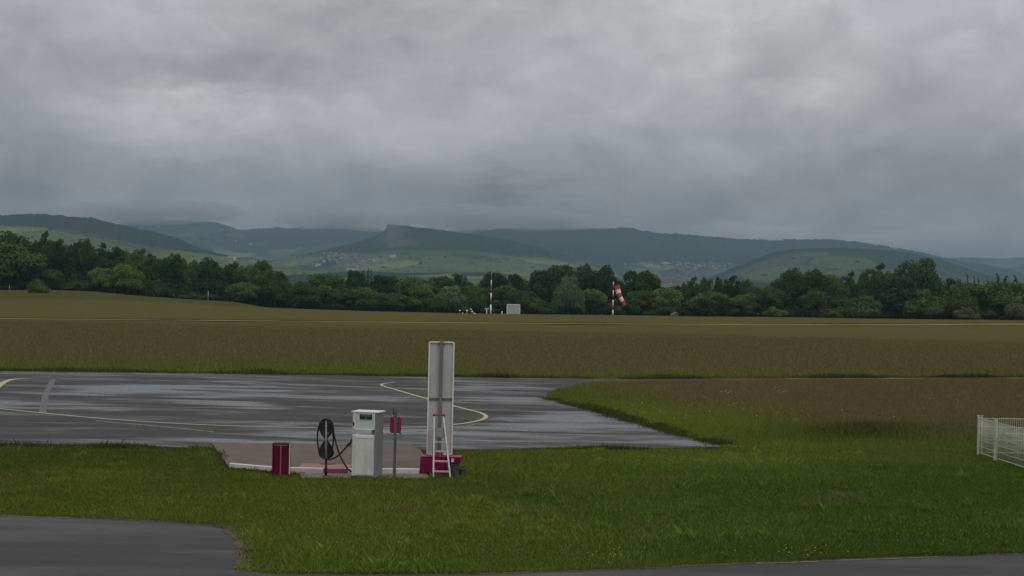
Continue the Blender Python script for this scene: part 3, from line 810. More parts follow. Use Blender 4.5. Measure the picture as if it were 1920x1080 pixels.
T = [  # px, top, width, kind, tint, label, depth offset
    (18, 455, 120, 'round', 'mid', 'large light green broad tree at the left end of the wood', -6),
    (-60, 450, 120, 'round', 'dark', 'dark tree half outside the picture at the left end of the wood', 5),
    (35, 440, 90, 'round', 'dark', 'dark tree behind the large light green tree at the wood\'s left end', 18),
    (82, 436, 34, 'ragged', 'deep', 'tallest dark ragged tree with a narrow top, left part of the wood', 14),
    (105, 448, 40, 'ragged', 'deep', 'dark ragged tree just right of the tallest narrow one on the left', 12),
    (140, 452, 44, 'ragged', 'deep', 'dark tree with a leaning top above the two yellow-green trees', 10),
    (160, 446, 30, 'ragged', 'dark', 'narrow dark treetop standing proud above the left yellow-green tree', 13),
    (186, 457, 44, 'ragged', 'deep', 'dark ragged tree directly behind the two yellow-green trees', 8),
    (222, 463, 52, 'ragged', 'deep', 'broad dark flat-topped tree behind the right yellow-green tree', 8),
    (260, 468, 46, 'ragged', 'olive', 'brownish green tree right of the two yellow-green trees', 7),
    (96, 503, 40, 'round', 'mid', 'small mid-green tree between the lone shrub and the yellow-green trees', -5),
    (193, 502, 50, 'round', 'yellow', 'left one of the two round yellow-green trees at the field edge', -8),
    (239, 497, 58, 'round', 'yellow', 'right one of the two round yellow-green trees at the field edge', -8),
    (285, 478, 48, 'ragged', 'dark', 'dark green tree with thin top below the hillside pasture', 5),
    (330, 476, 46, 'ragged', 'dark', 'dark tree with spiky twin top, left of centre in the wood', 8),
    (360, 486, 44, 'ragged', 'mid', 'mid-green tree between two dark spiky trees of the left wood', 2),
    (395, 488, 56, 'round', 'deep', 'very dark dense tree behind the thin white marker post', 2),
    (432, 492, 46, 'ragged', 'deep', 'dark tree immediately left of the brownish tall tree', 4),
    (489, 486, 56, 'ragged', 'olive', 'tall brownish green tree with open top at the wood\'s dip', 0),
    (455, 528, 56, 'round', 'mid', 'small round light green tree in front of the brownish tall tree', -10),
    (515, 507, 60, 'round', 'dark', 'round dark green tree right of the brownish tall tree', -6),
    (545, 545, 40, 'bush', 'deep', 'low dark tree in the gap left of the big rounded tree', 4),
    (606, 514, 92, 'round', 'mid', 'big rounded green tree below the village on the hill', -2),
    (575, 530, 60, 'round', 'dark', 'dark green tree in front of the big rounded tree below the village', -12),
    (664, 506, 44, 'round', 'deep', 'dark blue-green tree beside the three small spires', 16),
    (648, 540, 56, 'round', 'dark', 'dark rounded tree below the blue-green tree', -8),
    (680, 509, 9, 'spire', 'deep', 'left small dark spire tree above the wood below the village', 22),
    (689, 506, 11, 'spire', 'deep', 'middle and tallest small dark spire tree below the village', 22),
    (695, 508, 9, 'spire', 'deep', 'right small dark spire tree below the village', 23),
    (722, 516, 70, 'round', 'deep', 'broad dark tree right of the three small spires', 12),
    (690, 540, 62, 'round', 'mid', 'green tree with ragged lower branches under the three spires', -10),
    (778, 518, 70, 'round', 'mid', 'mid-green rounded tree left of the pale willow group', 6),
    (735, 548, 60, 'round', 'dark', 'dark low tree in the front row below the crag', -10),
    (825, 518, 66, 'round', 'dark', 'dark green tree behind the pale willow group', 12),
    (790, 533, 56, 'round', 'light', 'yellowish rounded tree in front of the mid-green tree', -6),
    (862, 513, 50, 'ragged', 'deep', 'dark tree with pointed top behind the pale willow group', 20),
    (845, 535, 66, 'willow', 'grey', 'pale grey-green willow left of the red and white mast', -8),
    (885, 533, 56, 'willow', 'mid', 'soft green willow immediately left of the red and white mast', -5),
    (922, 508, 62, 'round', 'deep', 'domed dark tree directly behind the red and white mast', 18),
    (905, 540, 44, 'round', 'mid', 'small green tree behind the weather instruments', 2),
    (962, 512, 50, 'ragged', 'deep', 'dark tree between the mast and the large dark canopy', 16),
    (945, 534, 60, 'round', 'mid', 'green rounded tree behind the white hut', -2),
    (985, 545, 56, 'round', 'dark', 'dark tree right behind the white hut', -6),
    (1015, 506, 60, 'round', 'deep', 'left shoulder of the large dark canopy right of the white hut', 10),
    (1050, 496, 70, 'round', 'dark', 'tall dark broad-topped tree behind the pale tall willow', 12),
    (1092, 495, 62, 'round', 'dark', 'tall dark tree right behind the pale tall willow', 13),
    (1130, 502, 54, 'round', 'deep', 'dark tree left behind the windsock', 10),
    (1066, 515, 56, 'willow', 'grey', 'pale tall willow in the front row between hut and windsock', -9),
    (1110, 540, 50, 'round', 'light', 'light green rounded tree left of the windsock pole', -5),
    (1150, 520, 40, 'round', 'deep', 'dark tree directly behind the windsock pole', 8),
    (1178, 508, 46, 'ragged', 'deep', 'dark ragged tree right above the windsock', 12),
    (1214, 505, 56, 'round', 'dark', 'round-topped dark tree right of the windsock with a clear outline', 8),
    (1200, 545, 70, 'round', 'dark', 'dark olive tree behind the windsock\'s tail', -3),
    (1248, 540, 64, 'round', 'light', 'yellowish green low tree right of the windsock', -6),
    (1265, 534, 46, 'round', 'deep', 'low dark tree filling the dip between windsock and wood', 9),
    (1298, 520, 34, 'ragged', 'dark', 'first of the spiky dark treetops right of the dip', 0),
    (1322, 518, 36, 'ragged', 'mid', 'second of the spiky treetops right of the dip', -2),
    (1348, 518, 38, 'ragged', 'dark', 'third of the spiky treetops right of the dip', 1),
    (1372, 516, 40, 'ragged', 'deep', 'highest of the spiky treetops right of the dip', 3),
    (1396, 524, 36, 'ragged', 'dark', 'last spiky treetop before the low gap on the right', 0),
    (1415, 540, 46, 'round', 'dark', 'low dark tree in the gap left of the big right-hand dome', 6),
    (1330, 545, 80, 'round', 'mid', 'broad green tree in front of the spiky treetops', -12),
    (1390, 552, 60, 'round', 'mid', 'green low rounded tree right in front of the spiky treetops', -12),
    (1478, 508, 64, 'round', 'dark', 'left half of the domed dark tree pair on the right', -2),
    (1522, 504, 70, 'round', 'dark', 'right half of the domed dark tree pair, with rounded top', 2),
    (1445, 535, 50, 'round', 'mid', 'green tree at the left foot of the domed pair', -8),
    (1525, 545, 50, 'round', 'mid', 'small tree with pale leaves before the domed pair', -11),
    (1568, 520, 50, 'round', 'mid', 'green tree in the saddle between the domed pair and the tallest tree', 3),
    (1590, 510, 40, 'ragged', 'dark', 'dark tree with prickly outline left of the tallest tree', 5),
    (1640, 495, 62, 'ragged', 'dark', 'dark tree with spiky top directly left of the tallest tree', 4),
    (1690, 494, 50, 'ragged', 'mid', 'green tree joining the tallest tree on its left', 3),
    (1730, 485, 84, 'round', 'dark', 'tallest and broadest dark dome of the wood on the right', 0),
    (1700, 520, 90, 'round', 'deep', 'very dark tree filling the shade under the tallest dome', -4),
    (1615, 552, 90, 'bush', 'mid', 'wide green thicket in front of the spiky-topped dark tree', -12),
    (1735, 541, 76, 'bush', 'mid', 'pale-tipped green thicket in front of the tallest dome', -13),
    (1785, 522, 40, 'round', 'deep', 'low dark tree just right of the tallest dome', 6),
    (1813, 516, 7, 'spire', 'deep', 'highest thin spire in the row of small spires at the far right', 10),
    (1800, 524, 7, 'spire', 'deep', 'low thin spire left of the highest spire at the far right', 10),
    (1826, 520, 8, 'spire', 'deep', 'second thin spire right of the highest one at the far right', 11),
    (1834, 524, 7, 'spire', 'deep', 'third thin spire right of the highest one at the far right', 10),
    (1851, 526, 7, 'spire', 'deep', 'thin spire standing apart left of the dark far-right trees', 10),
    (1870, 515, 16, 'spire', 'deep', 'thicker dark pointed tree near the right edge', 12),
    (1885, 520, 22, 'spire', 'deep', 'small blunt dark tree right of the thicker pointed tree', 12),
    (1903, 519, 22, 'spire', 'deep', 'dark pointed tree closest to the right edge', 12),
    (1812, 530, 90, 'round', 'mid', 'green tree under the row of thin spires at the far right', 2),
    (1800, 541, 70, 'bush', 'olive', 'brownish thicket below the thin spires', -10),
    (1880, 528, 100, 'round', 'mid', 'wide green tree near the right edge below the dark points', -3),
    (1935, 530, 90, 'round', 'dark', 'dark tree cut by the right edge of the picture', 0),
    (1812, 574, 54, 'bush', 'brown', 'low straw-coloured brambles at the field edge on the far right', -16),
    (1905, 552, 44, 'bush', 'brown', 'greyish shrub near the right edge before the dark trees', -14),
    (1455, 574, 50, 'bush', 'light', 'bright green low shrub at the foot of the domed pair', -15),
    (1560, 578, 50, 'bush', 'mid', 'low green shrub at the field edge left of the wide thicket', -15),
    (1250, 566, 40, 'bush', 'mid', 'low green shrub behind the grey boulder pile', -9),
    (1015, 560, 60, 'bush', 'dark', 'dark shrub at the field edge between the hut and the pale tall willow', -12),
]
for (px, top, wd, kind, tint, label, dy) in T:
    tree(px, top, wd, kind, tint, label, dy=dy, cat='shrub' if kind == 'bush' else 'tree')
# the lone shrub that stands out in the field
tree(73, 521, 52, 'bush', 'mid', 'lone round shrub standing out in the field before the wood', dy=-55, base=561.5, cat='shrub')
# further trunks and crowns of the wood that nothing tells apart
def skyline(px): return np.interp(px, [q[0] for q in SK], [q[1] for q in SK])
SK = [(-300, 460), (0, 444), (60, 444), (110, 452), (150, 458), (250, 470), (320, 483), (380, 492), (420, 496), (470, 498), (510, 515), (545, 552), (575, 530), (650, 522), (700, 528), (850, 528), (900, 520), (950, 525), (1000, 512), (1130, 512),
      (1240, 522), (1262, 545), (1300, 530), (1390, 530), (1420, 552), (1450, 525), (1550, 518), (1600, 515), (1760, 505), (1785, 535), (1850, 540), (1920, 535), (2400, 530)]
for i in range(150):
    px = -280 + i * 17.6 + random.uniform(-8, 8)
    tree(px, skyline(px) + random.uniform(-4, 26) * (1 if px > 520 else .6), random.uniform(50, 84), random.choice(['bush', 'bush', 'round', 'bush']), random.choice(['deep', 'dark', 'dark', 'mid']), 'dark green tree within the dense wood behind the field', G1, dy=random.uniform(9, 50), name='tree')
for i in range(110):
    px = -280 + i * 24 + random.uniform(-10, 10)
    bl = np.interp(px, [q[0] for q in base_line], [q[1] for q in base_line])
    if 935 < px < 990: continue
    tree(px, bl - random.uniform(12, 36), random.uniform(34, 62), 'bush', random.choice(['dark', 'deep', 'mid', 'dark', 'mid', 'olive']), 'low dark shrub at the foot of the wood', 'shrubs along the foot of the wood', cat='shrub', dy=random.uniform(-7, 4))
# undergrowth closing the wood's foot
g = np.random.default_rng(5); n = 60000
pxs = g.uniform(-400, 2350, n); dYs = g.uniform(-4, 16, n); Ys = TL + dYs
aa = np.array([ae(q, 575)[0] for q in np.linspace(-400, 2350, 200)]); xs = np.interp(pxs, np.linspace(-400, 2350, 200), aa) * Ys
zs = gz(xs, Ys) + g.random(n) ** 1.3 * 4.5
c = np.stack([xs, Ys, zs], 1); d1 = g.normal(size=(n, 3)); d1 /= np.linalg.norm(d1, axis=1)[:, None]; d2 = np.cross(d1, g.normal(size=(n, 3))); d2 /= np.linalg.norm(d2, axis=1)[:, None]
s_ = g.uniform(.18, .5, n)[:, None]
q = np.stack([c - d1 * s_, c - d2 * s_ * .6, c + d1 * s_, c + d2 * s_ * .6], 1).reshape(-1, 3)
me = np_mesh('undergrowth', q, np.arange(4 * n).reshape(-1, 4), 4)
set_col(me, np.repeat(g.uniform(.7, 1.3, n), 4)[:, None] * np.array([.034, .050, .022]))
attr_mat('undergrowth', .8); tag(link('undergrowth', me, None, [MATS['undergrowth']]), 'dark undergrowth along the foot of the wood', 'undergrowth', kind='stuff')
# scattered trees and hedges on the hills
def hill_tree(fn, px, py, wpx, hpx):
    p = HILLS[fn](px, py); k = p.y / F
    e = link('far_tree', random.choice(PROTO['bush'])[0]); e.location = p - Vector((0, 0, .4)); e.scale = (wpx * k / 1.25, wpx * k / 1.25, hpx * k); e.color = (.03, .045, .022, 1)
    e.rotation_euler = (0, 0, random.uniform(0, 6.28))
    tag(e, 'small dark tree in the far hillside fields', 'tree', 'scattered trees on the far hills')
for fn, n, x0, x1, y0, y1 in (('hill6', 34, 20, 520, 430, 486), ('hill7', 60, 560, 1080, 478, 520), ('hill8', 34, 1400, 1780, 475, 520), ('hill9', 40, 500, 1400, 512, 530), ('hill4', 16, 320, 500, 440, 470)):
    for _ in range(n): hill_tree(fn, random.uniform(x0, x1), random.uniform(y0, y1), random.choice([3, 5, 9, 14]), random.uniform(2, 4))

# ------------------------------------------------------------------ far airfield things
def at_far(px, base, Y):
    p = P(px, base, Y); return Vector((p.x, Y, gz1(p.x, Y)))
def banded(parent, h, bands, r0, r1, name='pole'):
    # bands: list of (z0, z1, material)
    for z0, z1, m_ in bands:
        ra = r0 + (r1 - r0) * z0 / h; rb = r0 + (r1 - r0) * z1 / h
        MB().tube([(0, 0, z0), (0, 0, z1)], [ra, rb], 10).build(name, MATS[m_], parent)
S4 = 436 / F
mast = empty('mast', at_far(920, 586, 436)); tag(mast, 'tall thin mast banded red and white before the wood', 'mast')
z_ = lambda py: (586 - py) * S4
banded(mast, z_(508), [(-.2, z_(569), 'mast_white'), (z_(569), z_(560), 'mast_red'), (z_(560), z_(547), 'mast_white'), (z_(547), z_(536), 'mast_red'), (z_(536), z_(523), 'mast_white'), (z_(523), z_(508), 'galvanised')], .26, .08, 'mast_section')
ws = empty('windsock', at_far(1149, 591, 440)); tag(ws, 'red and white striped windsock hanging from its banded pole', 'windsock')
s5 = 440 / F; z_ = lambda py: (591 - py) * s5
banded(ws, z_(528), [(-.2, z_(581), 'mast_white'), (z_(581), z_(575), 'mast_red'), (z_(575), z_(562), 'mast_white'), (z_(562), z_(554), 'mast_red'), (z_(554), z_(544), 'mast_white'), (z_(544), z_(537), 'mast_red'), (z_(537), z_(528), 'aluminium')], .20, .15, 'pole')
top_c = Vector((.95, -.3, z_(535.5))); end_c = Vector((3.25, -.8, z_(571.5)))
ax = (end_c - top_c)
for k in range(5):
    a, b = k / 5, (k + 1) / 5; pts = []; rr = []
    for j in range(5):
        t = a + (b - a) * j / 4; pts.append(top_c + ax * t + Vector((-.30 * math.sin(t * 3.1), 0, 0))); rr.append(.82 - .36 * t + .03 * math.sin(t * 40))
    MB().tube(pts, rr, 16, cap=False).build('sock_band', MATS['sock_red' if k % 2 == 0 else 'sock_white'], ws)
hoop = MB(); hoop.tube([top_c + Vector((math.cos(t) * .84, math.sin(t) * .84, math.sin(t * 1) * 0)) for t in np.linspace(0, 6.283, 17)[:-1]], .04, 6, closed=True); hoop.tube([(0, 0, z_(536)), tuple(top_c)], .04, 6)
hoop.build('hoop', MATS['galvanised'], ws)
hut = empty('equipment_hut', at_far(962.5, 589, 432)); tag(hut, 'small white equipment hut with double doors before the wood', 'hut')
kk = 432 / F
MB().box((0, 1.1, 17 * kk / 2 - .1), (23.5 * kk, 2.2, 17 * kk + .2), .05).build('wall', MATS['shelter_white'], hut)
b = MB(); b.box((0, 1.1, 17.6 * kk), (25 * kk, 2.5, .28), .06); b.build('roof', MATS['shelter_trim'], hut)
for s in (-1, 1):
    MB().box((s * 12 * kk, -.06, 8.3 * kk), (.18, .14, 17 * kk), .02).build('corner_post', MATS['shelter_trim'], hut)
    MB().box((s * .72 + .15, -.03, 1.05), (1.38, .05, 2.0), .01).build('door', MATS['shelter_white'], hut)
MB().box((.15, -.07, 1.0), (.07, .05, 1.5)).build('door_gap_strip', MATS['grey_side'], hut)
def post_thing(name, px, base, top, wpx, label, cat, head=None, Y=428, m_='mast_white', group=None):
    s = Y / F; e = empty(name, at_far(px, base, Y)); tag(e, label, cat, group); h = (base - top) * s
    MB().tube([(0, 0, -.1), (0, 0, h)], [wpx * s / 2, wpx * s / 3], 8).build('post', MATS[m_], e)
    if head:
        hw, hh = head; MB().box((0, 0, h + hh * s / 2), (hw * s, .35, hh * s), .05).build('instrument_head', MATS['mast_white'], e)
    return e
post_thing('weather_instrument', 912.5, 586, 577, 2.4, 'white T-shaped instrument beside the foot of the red and white mast', 'weather instrument', (8, 1.2))
post_thing('weather_instrument', 875.5, 586, 582, 1.2, 'white bulb-headed instrument on a short post, left of the mast', 'weather instrument', (3, 3.2))
post_thing('weather_instrument', 883, 586, 579, 1.0, 'pale round-headed instrument standing highest in the small group', 'weather instrument', (2.4, 2.4), m_='galvanised')
post_thing('weather_instrument', 885.5, 586, 583, 1.2, 'pale grey box instrument right of the round-headed one', 'weather instrument', (3, 2.6), Y=425, m_='galvanised')
post_thing('weather_instrument', 862, 586, 581, 1.0, 'faint grey instrument leftmost of the small instrument group', 'weather instrument', (3.5, 1.6), m_='galvanised')
post_thing('marker_block', 889.5, 587.5, 586.5, 1.5, 'flat white marker slab low in the grass left of the mast', 'marker', (5.5, 1.0), Y=420)
post_thing('marker_block', 867.5, 586.5, 585.6, 1.2, 'small grey-white stub in the grass under the instruments', 'marker', (2.2, 1.4), Y=420)
post_thing('marker_post', 941, 588, 585, 2.2, 'short white marker post between the mast and the hut', 'post', (2.6, 2.2), Y=428)
post_thing('marker_post', 390, 564, 546, 1.1, 'thin pale marker post before the very dark tree', 'post', None, Y=436, m_='aluminium')
post_thing('marker_post', 17.5, 545, 536, 1.2, 'thin pale marker post under the large light green tree', 'post', None, Y=440, m_='aluminium')
b = MB()
for k, (x, z, s) in enumerate([(-.7, .35, .8), (-.15, .55, 1.0), (.45, .75, .9), (.85, .35, .7), (.1, .2, .9)]):
    r_ = bmesh.ops.create_icosphere(b.b, subdivisions=2, radius=s * .5, matrix=Matrix.Translation((x, 0, z)))
    for v in r_['verts']: v.co += Vector((random.uniform(-.08, .08), random.uniform(-.08, .08), random.uniform(-.08, .08)))
mat('boulder', (.17, .17, .15), .9, scale=2, var=.35, dirt=((.04, .05, .03), .9))
o = b.build('rock_pile', MATS['boulder']); o.location = at_far(1264, 593, 430); tag(o, 'grey lump of rocks at the foot of the wood right of the windsock', 'rock')

# ------------------------------------------------------------------ near things
def base_pt(px, py, z=0.0): return ground(px, py, z)
# dark red cabinet
G = base_pt(525, 894); S = G.y / F
cab = empty('red_cabinet', G, R(-1)); tag(cab, 'dark red upright metal cabinet with T-shaped rib on its back', 'cabinet')
wd, hh = 31 * S, 63 * S
MB().box((0, .16, hh / 2), (wd, .26, hh), .008).build('body', MATS['dark_red'], cab)
b = MB()
b.box((-wd / 2 + .012, .015, hh / 2), (.026, .05, hh), .004); b.box((wd / 2 - .012, .015, hh / 2), (.026, .05, hh), .004); b.box((0, .015, hh - .012), (wd - .06, .05, .026), .004)
b.build('edge_frame', MATS['dark_red'], cab)
MB().box((0, .012, hh - .052), (wd * .82, .03, .030), .004).build('top_rib', MATS['rib_pink'], cab)
MB().box((.006, .012, hh * .47), (.032, .03, hh * .90), .004).build('centre_rib', MATS['rib_pink'], cab)
b = MB(); 
for s in (-1, 1): b.box((s * (wd / 2 + .006), .10, hh / 2 + .02), (.008, .10, hh * .93), .002)
b.build('side_strip', MATS['bright_trim'], cab)

# hose stand
G = base_pt(611, 893, .03); YS = G.y
hs = empty('hose_stand', G); tag(hs, 'black fuel hose looped in a figure eight on a steel post', 'hose stand')
def L(px, py, dy=0.0): return P(px, py, YS + dy) - G
MB().tube([(0, 0, 0), tuple(L(611.5, 787))], .026, 10).build('post', MATS['galvanised'], hs)
MB().tube([(0, 0, -.01), tuple(L(611.3, 863, 0))], .031, 10).build('post_sleeve', MATS['dark_red'], hs)
MB().tube([(0, 0, -.02), (0, 0, .02)], .09, 12).build('foot_plate', MATS['dark_steel'], hs)
def oval(cx, cy, rx, ry, dy, tilt=0.0, n=28):
    return [tuple(L(cx + rx * math.cos(t) + tilt * math.sin(t), cy - ry * math.sin(t), dy)) for t in np.linspace(0, 2 * math.pi, n + 1)[:-1]]
def eight(cx, cy, rx, ry, dy, n=44):
    return [tuple(L(cx + rx * math.sin(2 * t), cy - ry * math.cos(t), dy + .03 * math.sin(t))) for t in np.linspace(0, 2 * math.pi, n + 1)[:-1]]
# drums the hose is wound on
for (cx, cy, r1, r2) in ((611.5, 805, 12.0, 14.5), (611, 846, 11.5, 13.5)):
    b = MB(); c0 = L(cx, cy, .06)
    rp = [c0 + Vector((r1 * .80 * S * math.cos(t), 0, r2 * .80 * S * math.sin(t))) for t in np.linspace(0, 6.283, 25)[:-1]]
    b.tube(rp, .035, 8, closed=True)
    b.tube([c0 + Vector((0, -.03, 0)), c0 + Vector((0, .03, 0))], r1 * .62 * S, 20)
    for k in range(3):
        a = k * 2.094 + .4; b.tube([c0, c0 + Vector((math.cos(a) * r1 * .8 * S, 0, math.sin(a) * r2 * .8 * S))], .03, 6)
    b.build('hose_drum', MATS['rubber_grey'], hs)
HR = .020
MB().tube(oval(610, 823, 15.0, 37.5, -.02, -.5), HR, 8, closed=True).build('hose_coil', MATS['rubber'], hs)
MB().tube(eight(611.5, 823.5, 13.2, 35.5, .03), HR, 8, closed=True).build('hose_coil', MATS['rubber'], hs)
MB().tube(eight(611.5, 824.5, 10.5, 33.5, .09), HR, 8, closed=True).build('hose_coil', MATS['rubber'], hs)
MB().tube(eight(611.3, 824, 12.0, 31.0, .14), HR, 8, closed=True).build('hose_coil', MATS['rubber'], hs)
def spline(pts, n=8):
    pts = [Vector(p) for p in pts]; out = []
    for i in range(len(pts) - 1):
        p0, p1, p2, p3 = pts[max(i - 1, 0)], pts[i], pts[i + 1], pts[min(i + 2, len(pts) - 1)]
        for k in range(n):
            t = k / n; out.append(0.5 * ((2 * p1) + (p2 - p0) * t + (2 * p0 - 5 * p1 + 4 * p2 - p3) * t * t + (3 * p1 - p0 - 3 * p2 + p3) * t ** 3))
    out.append(pts[-1]); return out
MB().tube(spline([L(612, 786, -.03), L(620, 789, -.04), L(624.5, 801, -.05), L(627, 818, -.05), L(632, 838, -.06), L(638, 855, -.08), L(646, 870, -.1), L(653, 880, -.1), L(659, 885, -.08)]), HR, 8).build('feed_hose', MATS['rubber'], hs)
MB().tube(spline([L(607, 859, -.04), L(614, 861.5, -.05), L(622, 860.5, -.06), L(632, 855.5, -.08), L(641, 847.5, -.1), L(649, 838, -.1), L(654, 831, -.08)]), HR, 8).build('nozzle_hose', MATS['rubber'], hs)

# fuel pump
G = base_pt(684, 896.5, .03); S = G.y / F
pump = empty('fuel_pump', G + Vector((0, .28, 0)), R(-13)); tag(pump, 'white aviation fuel pump with green display and black nozzle', 'fuel pump')
W = .55; D = .50; h1 = 1.01; h2 = 1.125; h3 = 1.53
MB().box((0, 0, .02), (W + .03, D + .03, .04), .005).build('plinth', MATS['dark_steel'], pump)
MB().box((0, 0, (h1 + .04) / 2), (W, D, h1 - .04), .012).build('cabinet', MATS['white_paint'], pump)
MB().box((.03, -D / 2 - .012, .50), (W - .10, .024, .86), .006).build('door', MATS['white_paint'], pump)
MB().box((.03, -D / 2 - .016, h1 - .045), (W - .10, .036, .065), .006).build('top_rail', MATS['bright_trim'], pump)
MB().box((W / 2 + .0225, 0, h3 / 2 - .01), (.045, D + .02, h3 - .05), .006).build('side_panel', MATS['grey_side'], pump)
MB().box((W / 2 - .05, .02, (h1 + h2) / 2), (.098, D - .1, h2 - h1 + .02)).build('neck', MATS['grey_side'], pump)
MB().box((0, 0, (h2 + h3) / 2), (W, D, h3 - h2), .01).build('head', MATS['head_white'], pump)
MB().box((.028, 0, h3 + .012), (W + .11, D + .05, .030), .006).build('lid', MATS['bright_trim'], pump)
b = MB()
for x in (-W / 2 + .06, W / 2 - .012): b.box((x, -D / 2 - .008, (h2 + h3) / 2), (.022, .018, h3 - h2 - .02), .003)
b.box((.024, -D / 2 - .008, h2 + .012), (W - .10, .018, .022), .003); b.build('front_trim', MATS['bright_trim'], pump)
MB().box((-W / 2 + .025, -D / 2 - .003, h2 + .13), (.035, .01, .075), .002).build('lock', MATS['rubber'], pump)
dsp = MB(); dx, dz, dw, dh = .055, h3 - .10, .31, .125
MB().box((dx, -D / 2 - .006, dz), (dw + .03, .012, dh + .03), .003).build('display_frame', MATS['bright_trim'], pump)
disp = MB().box((dx, -D / 2 - .014, dz), (dw, .008, dh), .001).build('display', MATS['green_display'], pump)
b = MB(); x = dx - dw / 2 + .045; random.seed(21)
while x < dx + dw / 2 - .045:                     # a line of small lettering, too worn to read, and the drop below it
    ww = .012; b.box((x, -D / 2 - .0195, dz + .028), (ww * .35, .003, .024)); b.box((x + ww * .5, -D / 2 - .0195, dz + .028 + random.choice((-.009, 0, .009))), (ww * .6, .003, .006)); b.box((x + ww, -D / 2 - .0195, dz + .028), (ww * .3, .003, .020)); x += .021
b.build('display_lettering', MATS['display_print'], disp)
b = MB(); b.prism([(dx + .012 * math.sin(t) * (1 if t > 1 else .8), dz - .028 + (.013 * math.cos(t) if abs(t - 3.14) < 2.6 else .026)) for t in np.linspace(.3, 5.98, 12)], 0, .003)
for v in b.b.verts: v.co = Vector((v.co.x, -D / 2 - .0185 - v.co.z, v.co.y))
b.build('drop_symbol', MATS['display_print'], disp)
# nozzle resting in its holster on the left side
nz = empty_parent = None
b = MB(); b.tube([(-W / 2 - .004, -.12, .62), (-W / 2 - .030, -.12, .62)], .045, 12); b.box((-W / 2 - .012, -.12, .62), (.025, .055, .24), .01); b.build('holster', MATS['rubber'], pump)
b = MB(); b.tube([(-W / 2 - .02, -.14, .90), (-W / 2 - .06, -.14, .86), (-W / 2 - .07, -.14, .80), (-W / 2 - .13, -.14, .74), (-W / 2 - .17, -.15, .70)], [.014, .022, .028, .024, .02], 8)
b.tube([(-W / 2 - .075, -.14, .77), (-W / 2 - .10, -.14, .70), (-W / 2 - .02, -.14, .70)], .01, 6); b.build('nozzle', MATS['rubber'], pump)

# post with red plate
G = base_pt(739.5, 893, .03); S = G.y / F
ps = empty('marker_sign', G); tag(ps, 'steel post with rounded pink-red plate fixed behind it', 'sign post')
hh = 127 * S
b = MB(); b.box((0, 0, hh / 2), (.07, .012, hh)); b.box((-.030, -.022, hh / 2), (.012, .04, hh)); b.box((.030, -.022, hh / 2), (.012, .04, hh)); b.build('post', MATS['galvanised'], ps)
b = MB(); pts = []
pw, ph, pc = .135, .19, (893 - 797) * S
for sx_, sz_ in ((1, 1), (-1, 1), (-1, -1), (1, -1)):
    for k in range(5):
        t = k / 4 * math.pi / 2; ang = {(1, 1): t, (-1, 1): t + math.pi / 2, (-1, -1): t + math.pi, (1, -1): t + 1.5 * math.pi}[(sx_, sz_)]
        pts.append((sx_ * (pw - .06) + .06 * math.cos(ang), pc + sz_ * (ph - .06) + .06 * math.sin(ang)))
b.prism(pts, 0, .05)
for v in b.b.verts: v.co = Vector((v.co.x, .012 + v.co.z, v.co.y))
b.build('plate', MATS['pink_red'], ps)
MB().tube(spline([(-.05, 0, hh - .16), (-.055, 0, hh - .08), (-.03, -.01, hh - .05), (-.05, 0, hh - .01), (-.075, 0, hh - .03)], 5), .012, 6).build('hook', MATS['rubber'], ps)
MB().tube([(.10, .03, pc - ph - .02), (.13, .03, pc - ph)], .02, 8).build('plate_clip', MATS['rubber'], ps)

# tall sign seen from behind
G = base_pt(823, 887, 0); S = G.y / F
sg = empty('tall_sign', G, R(1)); tag(sg, 'tall narrow white sign panel seen from behind on its grey post', 'sign')
zb, zt, hw = (887 - 852) * S, (887 - 642) * S, 23 * S
MB().box((0, .07, (zb + zt) / 2), (hw * 2 - .02, .012, zt - zb - .02)).build('panel', MATS['panel_back'], sg)
b = MB()
for s in (-1, 1): b.box((s * hw, .055, (zb + zt) / 2), (.030, .06, zt - zb), .004)
for z in (zb, zt): b.box((0, .055, z), (hw * 2 - .032, .06, .030), .004)
b.build('frame', MATS['bright_trim'], sg)
zm = (887 - 748) * S
MB().box((0, .04, zm), (hw * 2 - .034, .035, .045), .004).build('brace', MATS['galvanised'], sg)
b = MB(); b.box((0, -.03, (zt + .04) / 2), (.085, .085, zt + .04), .006); b.build('post', MATS['galvanised'], sg)
MB().box((0, .0295, zt - .03), (.16, .03, .05), .004).build('clamp', MATS['galvanised'], sg)
MB().box((0, .0295, zb + .02), (.20, .03, .05), .004).build('clamp', MATS['galvanised'], sg)

# red chest behind the ladder
G = base_pt(824, 891.5, .0)
S = G.y / F
ch = empty('red_chest', G + Vector((0, .0, 0)), R(-2)); tag(ch, 'crimson plastic chest with pale rim between ladder and tall sign', 'chest')
cw, hh = 77 * S, 33 * S
b = MB(); b.box((-cw * .19, .36, hh / 2 + .0), (cw * .62, .42, hh - .02), .045); b.build('tub', MATS['crimson_box'], ch)
b = MB(); b.box((cw * .31, .38, hh * .83), (cw * .375, .38, hh * .32), .02); b.build('lid_shelf', MATS['crimson_box'], ch)
MB().box((cw * .31, .38, hh * .325), (cw * .30, .30, hh * .65), .01).build('shelf_foot', MATS['dark_steel'], ch)
MB().box((0, .37, hh + .004), (cw * 1.0, .46, .018), .004).build('rim', MATS['pink_red'], ch)
b = MB(); b.box((cw * .30, .176, hh * .84), (.065, .012, .09), .02); b.tube([(cw * .30 - .02, .172, hh * .92), (cw * .30 + .02, .172, hh * .92)], .02, 8); b.build('tag', MATS['bright_trim'], ch)
